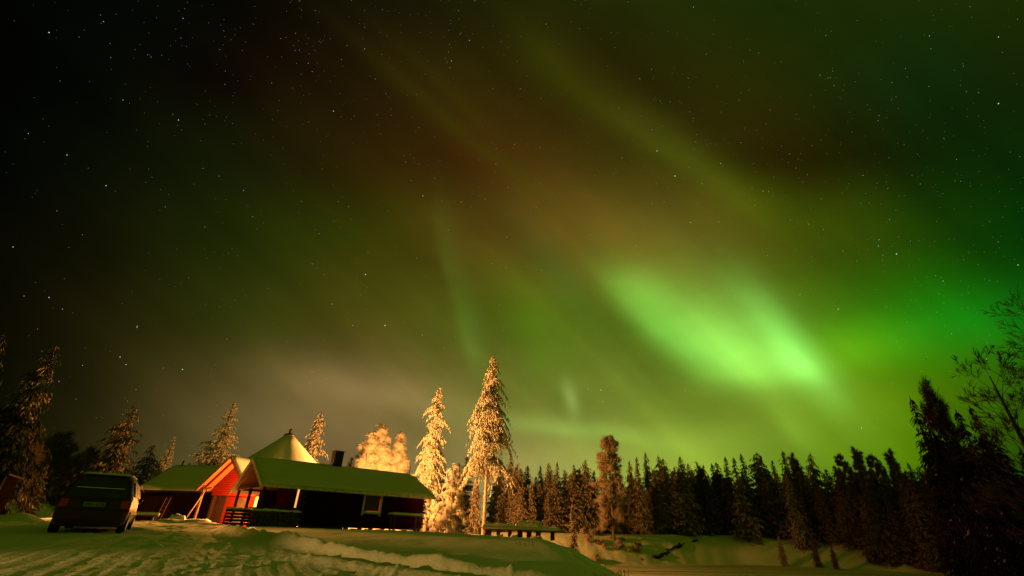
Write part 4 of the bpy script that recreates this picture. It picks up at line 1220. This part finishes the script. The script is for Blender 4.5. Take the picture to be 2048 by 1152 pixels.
# snow-topped table against the cabin front
p = CA + ax * 9.55 + nn * (-.15)
tb = empty('side_table', (p.x, p.y, gz(p.x, p.y)), TH); tag(tb, 'table with thick snow top standing against the right end of the long cabin', 'table')
th_ = 1.02
MB().box((0, 0, th_), (2.3, .7, .06)).build('table_top', M['darkwood'], tb)
for s_ in (-.95, .95):
    for s2 in (-.27, .27): MB().box((s_, s2, th_ / 2 - .04), (.12, .10, th_ + .05)).build('leg', M['darkwood'], tb)
vs_, fs_ = pillow(26, 10, 2.4, .8, .14, 2); o = mk('snow_layer', vs_, fs_, M['snow'], tb, True); o.location = (0, 0, th_ + .032)

# ------------------------------------------------------------------ picnic table with benches (right of the tall spruce)
def picnic(x, y, rz, L, wid, h, sn, name, label, cat):
    root = empty(name, (x, y, gz(x, y) - .02), rz); tag(root, label, cat)
    MB().box((0, 0, h), (L, wid, .06)).build('top' if cat == 'table' else 'seat', M['wood'], root)
    for s_ in (-.42, 0, .42):
        MB().box((s_ * L, 0, h / 2 - .02), (.14, wid * .6, h)).build('leg', M['darkwood'], root)
    vs_, fs_ = pillow(40, 10, L + .1, wid + .1, sn, 4 + int(L), .5, .06); o = mk('snow_layer', vs_, fs_, M['snow'], root, True); o.location = (0, 0, h + .032)
    return root


def on(px, r):
    a, t = azt(px, 1065); return r * math.sin(a), r * math.cos(a)


xa, ya = on(968, 29.5); xb, yb = on(1118, 27.2)
picnic((xa + xb) / 2, (ya + yb) / 2, math.atan2(yb - ya, xb - xa), math.hypot(xb - xa, yb - ya), .34, .40, .17, 'picnic_bench', 'long near bench under thick snow, half of it lit gold', 'bench')
xa, ya = on(970, 31.5); xb, yb = on(1024, 30.9)
picnic((xa + xb) / 2, (ya + yb) / 2, math.atan2(yb - ya, xb - xa), math.hypot(xb - xa, yb - ya), .5, .62, .17, 'picnic_bench', 'short raised bench with lit snow behind the left end of the long one', 'bench')
xa, ya = on(1037, 31.5); xb, yb = on(1080, 31.0)
picnic((xa + xb) / 2, (ya + yb) / 2, math.atan2(yb - ya, xb - xa), math.hypot(xb - xa, yb - ya), .8, .72, .30, 'picnic_table', 'small table with a thick rounded snow cap behind the long bench', 'table')
for i, (px, r_, s_) in enumerate([(1030, 28.4, .5), (1072, 27.8, .7), (1105, 27.2, .5), (1000, 29.2, .5)]):
    x, y = on(px, r_)
    vs_, fs_ = pillow(12, 8, s_, s_ * .6, .16, 20 + i, .6, .3); o = mk('snow_lump', vs_, fs_, M['snow'], None, True)
    o.location = (x, y, gz(x, y) - .03); o.rotation_euler = (0, 0, .4 * i)
    tag(o, ['snow lump under the middle of the long bench', 'larger snow lump in front of the long bench', 'snow lump near the right end of the long bench', 'snow lump near the left end of the long bench'][i], 'snow lump')

# dry stalks on the mound
def stalks(px, py, r, n, h, seed, label):
    rs = np.random.RandomState(seed); a, t = azt(px, py); x, y = r * math.sin(a), r * math.cos(a)
    mb = MB()
    for k in range(n):
        dx, dy = rs.normal(0, .12, 2) * (n > 1); lx_, ly_ = rs.normal(0, .15, 2) * h
        hh = h * rs.uniform(.6, 1.1)
        mb.tube([(dx, dy, -.05), (dx + lx_ * .4, dy + ly_ * .4, hh * .6), (dx + lx_, dy + ly_, hh)], [.010, .008, .005], 5)
    o = mb.build('dry_stalks', M['grass']); o.location = (x, y, gz(x, y)); tag(o, label, 'dry stalks')


stalks(1033, 1100, 17.5, 1, .42, 2, 'single thin dry stalk standing in the middle of the snow mound')
stalks(1052, 1103, 17.0, 4, .16, 3, 'short dry stalks poking out beside the single thin stalk')
stalks(1243, 1140, 16.0, 6, .24, 4, 'curved dry stalks on the right edge of the mound above the lake')
stalks(1225, 1122, 19.0, 5, .2, 5, 'dark dry stalks halfway down the right edge of the mound')
stalks(1195, 1105, 21.0, 7, .2, 6, 'cluster of dry stalks high on the right edge of the mound')

# ------------------------------------------------------------------ parked car
a = math.radians(-38.75); r_ = 19.6
cxp, cyp = r_ * math.sin(a), r_ * math.cos(a)
hd = math.radians(-32.5)
car = empty('parked_car', (cxp, cyp, gz(cxp, cyp) - .06), -hd)      # local y = forwards, rear bumper at y=0
tag(car, 'dark red estate car seen from behind, parked on the snowy drive', 'car')
# stations along the length: y, half width low, half width belt, half width roof, z bottom, z belt, z roof
ST = [(0.00, .74, .78, .60, .40, .92, 1.00), (.06, .82, .84, .66, .30, .98, 1.22), (.22, .85, .86, .66, .24, 1.02, 1.58), (.45, .86, .87, .68, .22, 1.03, 1.64), (1.2, .86, .88, .70, .22, 1.02, 1.68),
      (2.2, .86, .88, .70, .22, 1.00, 1.66), (2.85, .86, .88, .68, .22, .98, 1.56), (3.35, .86, .86, .62, .22, .96, 1.18), (3.6, .85, .85, .60, .22, .94, 1.00), (4.1, .82, .80, .56, .24, .84, .90), (4.35, .70, .70, .5, .32, .62, .72)]
vs_, fs_ = [], []
for (y_, wl, wb_, wr, zb, zl, zr) in ST:
    half = [(wl * .86, zb), (wl, zb + .12), (wb_ + .02, (zb + zl) / 2), (wb_, zl), (wr + (wb_ - wr) * .45, zl + (zr - zl) * .5), (wr, zr - .07 * min(1, (zr - zl) * 3)), (wr * .75, zr), (0, zr + .012)]
    ring = [(x_, y_, z_) for x_, z_ in half] + [(-x_, y_, z_) for x_, z_ in half[-2::-1]]
    vs_ += ring
nr_ = 15
for i in range(len(ST) - 1):
    for j in range(nr_ - 1):
        fs_.append((i * nr_ + j, i * nr_ + j + 1, (i + 1) * nr_ + j + 1, (i + 1) * nr_ + j))
    fs_.append((i * nr_ + nr_ - 1, i * nr_, (i + 1) * nr_, (i + 1) * nr_ + nr_ - 1))
fs_.append(tuple(range(nr_))[::-1]); fs_.append(tuple((len(ST) - 1) * nr_ + j for j in range(nr_)))
mk('body', vs_, fs_, M['carpaint'], car, True)


def quad_panel(pts, th, name, m_, parent):
    a_, b_, c_, d_ = map(Vector, pts); n_ = (b_ - a_).cross(d_ - a_).normalized() * th
    t = [a_ + n_, b_ + n_, c_ + n_, d_ + n_]
    return MB().add([a_, b_, c_, d_] + t, [(3, 2, 1, 0), (4, 5, 6, 7), (0, 1, 5, 4), (1, 2, 6, 5), (2, 3, 7, 6), (3, 0, 4, 7)]).build(name, m_, parent)


# tailgate: upper and lower glass with a snow-dusted ledge between, number plate, lamps
quad_panel([(-.66, .000, 1.02), (.66, .000, 1.02), (.60, .075, 1.25), (-.60, .075, 1.25)], .02, 'rear_window', M['glass'], car)
quad_panel([(-.58, .10, 1.31), (.58, .10, 1.31), (.52, .19, 1.56), (-.52, .19, 1.56)], .02, 'upper_rear_window', M['glass'], car)
vs_, fs_ = pillow(20, 5, 1.16, .07, .022, 3); o = mk('ledge_snow', vs_, fs_, M['snow'], car, True); o.location = (0, .05, 1.265)
MB().box((0, -.0, .98), (1.36, .05, .03)).build('window_trim', M['plastic'], car)
MB().box((0, -.02, .52), (1.60, .12, .30)).build('bumper', M['carpaint'], car, bevel=.04)
MB().box((0, -.03, .83), (.66, .02, .20)).build('plate_recess', M['plastic'], car)
pt_ = MB().box((0, -.045, .82), (.52, .012, .125)).build('licence_plate', M['plate'], car)
rg = random.Random(3)
mb = MB()
for k in range(7):
    if k == 3: mb.box((-.20 + k * .066, -.053, .82), (.03, .004, .010)); continue
    x_ = -.20 + k * .066
    mb.box((x_ - .015, -.053, .82), (.010, .004, .07)).box((x_ + .015, -.053, .82), (.010, .004, .07)).box((x_, -.0535, .82 + (.03 if k % 2 else 0)), (.022, .004, .010))
mb.build('characters', M['ink'], pt_)
for s_ in (-1, 1):
    MB().box((s_ * .72, -.0, .84), (.20, .10, .22)).build('tail_light', M['redlens'], car, bevel=.02)
    MB().box((s_ * .885, 3.0, 1.04), (.16, .10, .13)).build('mirror', M['carpaint'], car, bevel=.03)
    for (ya_, yb_, top_in) in ((.50, 1.35, 0), (1.45, 2.3, 0), (2.4, 3.15, .35)):
        quad_panel([(s_ * .862, ya_, 1.08), (s_ * .862, yb_, 1.08), (s_ * .735, yb_ - top_in, 1.50), (s_ * .735, ya_, 1.50)][::s_], .018, 'side_window', M['glass'], car)
    MB().beam((s_ * .60, .45, 1.70), (s_ * .60, 2.6, 1.70), .03, .03).build('roof_rail', M['plastic'], car)
    MB().beam((s_ * .90, .5, .62), (s_ * .90, 3.6, .62), .02, .07).build('side_moulding', M['plastic'], car)
    for yw in (.78, 3.45):
        tp = [(s_ * .70, yw, .31), (s_ * .72, yw, .31), (s_ * .88, yw, .31), (s_ * .90, yw, .31)]
        wh = MB().tube(tp, [.27, .31, .31, .27], 24).build('wheel', M['rubber'], car, True)
        MB().tube([(s_ * .895, yw, .31), (s_ * .915, yw, .31)], [.19, .16], 16).build('rim', M['rim'], wh)
quad_panel([(-.60, 2.87, 1.56), (.60, 2.87, 1.56), (.72, 3.40, 1.12), (-.72, 3.40, 1.12)], .02, 'windscreen', M['glass'], car)
vs_, fs_ = pillow(16, 20, 1.22, 2.4, .07, 9); o = mk('roof_snow', vs_, fs_, M['snow'], car, True); o.location = (0, 1.45, 1.66)
MB().beam((-.1, -.01, 1.04), (.28, .03, 1.14), .02, .02).build('rear_wiper', M['plastic'], car)

# ------------------------------------------------------------------ stars, set on a very distant sphere
def stars():
    rs = np.random.RandomState(11)
    D = 9000.0
    named = [(365, 739, 2.6), (1350, 352, 2.3), (1793, 508, 3.0), (770, 651, 2.4), (98, 65, 2.4), (57, 267, 1.8), (207, 43, 1.7), (134, 310, 1.9), (357, 240, 1.9), (246, 200, 1.7), (212, 371, 1.9),
             (487, 381, 1.7), (302, 114, 1.6), (590, 101, 1.6), (667, 222, 1.9), (240, 714, 2.0), (252, 729, 2.0), (274, 654, 1.9), (275, 651, 1.6), (98, 595, 1.9), (48, 592, 1.7), (125, 618, 1.7), (26, 494, 1.9),
             (731, 549, 2.4), (664, 608, 1.8), (706, 651, 1.8), (845, 670, 1.7), (732, 1099, 0), (573, 683, 1.6), (846, 392, 1.7), (897, 461, 1.5), (625, 528, 1.6), (922, 404, 1.7), (985, 527, 1.6),
             (1314, 302, 1.9), (1441, 327, 1.7), (1381, 445, 1.9), (1526, 382, 1.7), (1387, 14, 1.8), (1997, 74, 2.1), (1997, 207, 2.4), (1859, 72, 1.7), (1784, 165, 1.6), (1757, 492, 1.8), (1886, 562, 1.8), (2036, 530, 1.9),
             (1202, 780, 2.0), (1206, 803, 1.8), (1176, 778, 1.8), (1370, 781, 1.7), (1723, 856, 1.9), (1676, 619, 1.7), (1973, 718, 1.9), (2010, 500, 0), (1272, 492, 1.6), (1181, 470, 1.6), (1092, 48, 1.6),
             (939, 81, 1.8), (903, 122, 1.7), (729, 98, 1.7), (366, 37, 1.7), (152, 798, 1.5), (165, 731, 1.7), (84, 702, 1.6), (255, 802, 1.5), (118, 763, 1.7), (1640, 150, 1.6), (1858, 173, 1.5)]
    pts = [(x, y, s) for x, y, s in named if s > 0]
    for k in range(2600):
        x, y = rs.uniform(0, 2048), rs.uniform(0, 900)
        dens = .35 + .65 * math.exp(-((y - 60 - .32 * (x - 600)) / 260) ** 2)
        if rs.rand() > dens * (1.0 if x > 250 else .45): continue
        pts.append((x, y, .55 + .75 * rs.rand() ** 2.2))
    V, F, MI = [], [], []
    for k in range(900):     # the rest of the sky, so that turning the view finds stars too
        d = rs.normal(0, 1, 3); d /= np.linalg.norm(d)
        if d[2] < .05 or Vector(d).dot(cF) > .55: continue
        pts.append((Vector(d), None, .7 + .9 * rs.rand() ** 3))
    b = 0
    for x, y, s in pts:
        d = (ray(x, y) if y is not None else x).normalized()
        c_ = d * D + Vector((0, 0, EYE))
        cosang = max(d.dot(cF), .3) if y is not None else 1
        rad = D * (.00068 if s < 1.9 else .00095) * cosang * (1 if s < 2.3 else 1.25)
        lv_ = 0 if s < .75 else 1 if s < 1.1 else 2 if s < 1.65 else 3
        MI += [lv_] * 8
        for vv in ((1, 0, 0), (-1, 0, 0), (0, 1, 0), (0, -1, 0), (0, 0, 1), (0, 0, -1)):
            V.append(tuple(c_ + Vector(vv) * rad))
        F += [(b, b + 2, b + 4), (b + 2, b + 1, b + 4), (b + 1, b + 3, b + 4), (b + 3, b, b + 4), (b + 2, b, b + 5), (b + 1, b + 2, b + 5), (b + 3, b + 1, b + 5), (b, b + 3, b + 5)]
        b += 6
    o = mk('stars', V, F, [M['star_a'], M['star_b'], M['star_c'], M['star_d']], midx=MI)
    for k_ in 'abcd':      # a star adds its light to the glow behind it
        mt = M['star_' + k_]; t = mt.node_tree; p = t.nodes['Principled BSDF']
        em = t.nodes.new('ShaderNodeEmission'); em.inputs['Color'].default_value = p.inputs['Emission Color'].default_value
        em.inputs['Strength'].default_value = p.inputs['Emission Strength'].default_value * .5
        tr = t.nodes.new('ShaderNodeBsdfTransparent'); ad = t.nodes.new('ShaderNodeAddShader')
        t.links.new(em.outputs[0], ad.inputs[0]); t.links.new(tr.outputs[0], ad.inputs[1])
        t.links.new(ad.outputs[0], t.nodes['Material Output'].inputs['Surface'])
        mt.cycles.emission_sampling = 'NONE'
    tag(o, 'white stars scattered over the whole night sky', kind='stuff')


stars()
for mm in (M['glow'], M['casing_glow'], M['dimglass'], M['lampglass']):
    mm.cycles.emission_sampling = 'NONE'
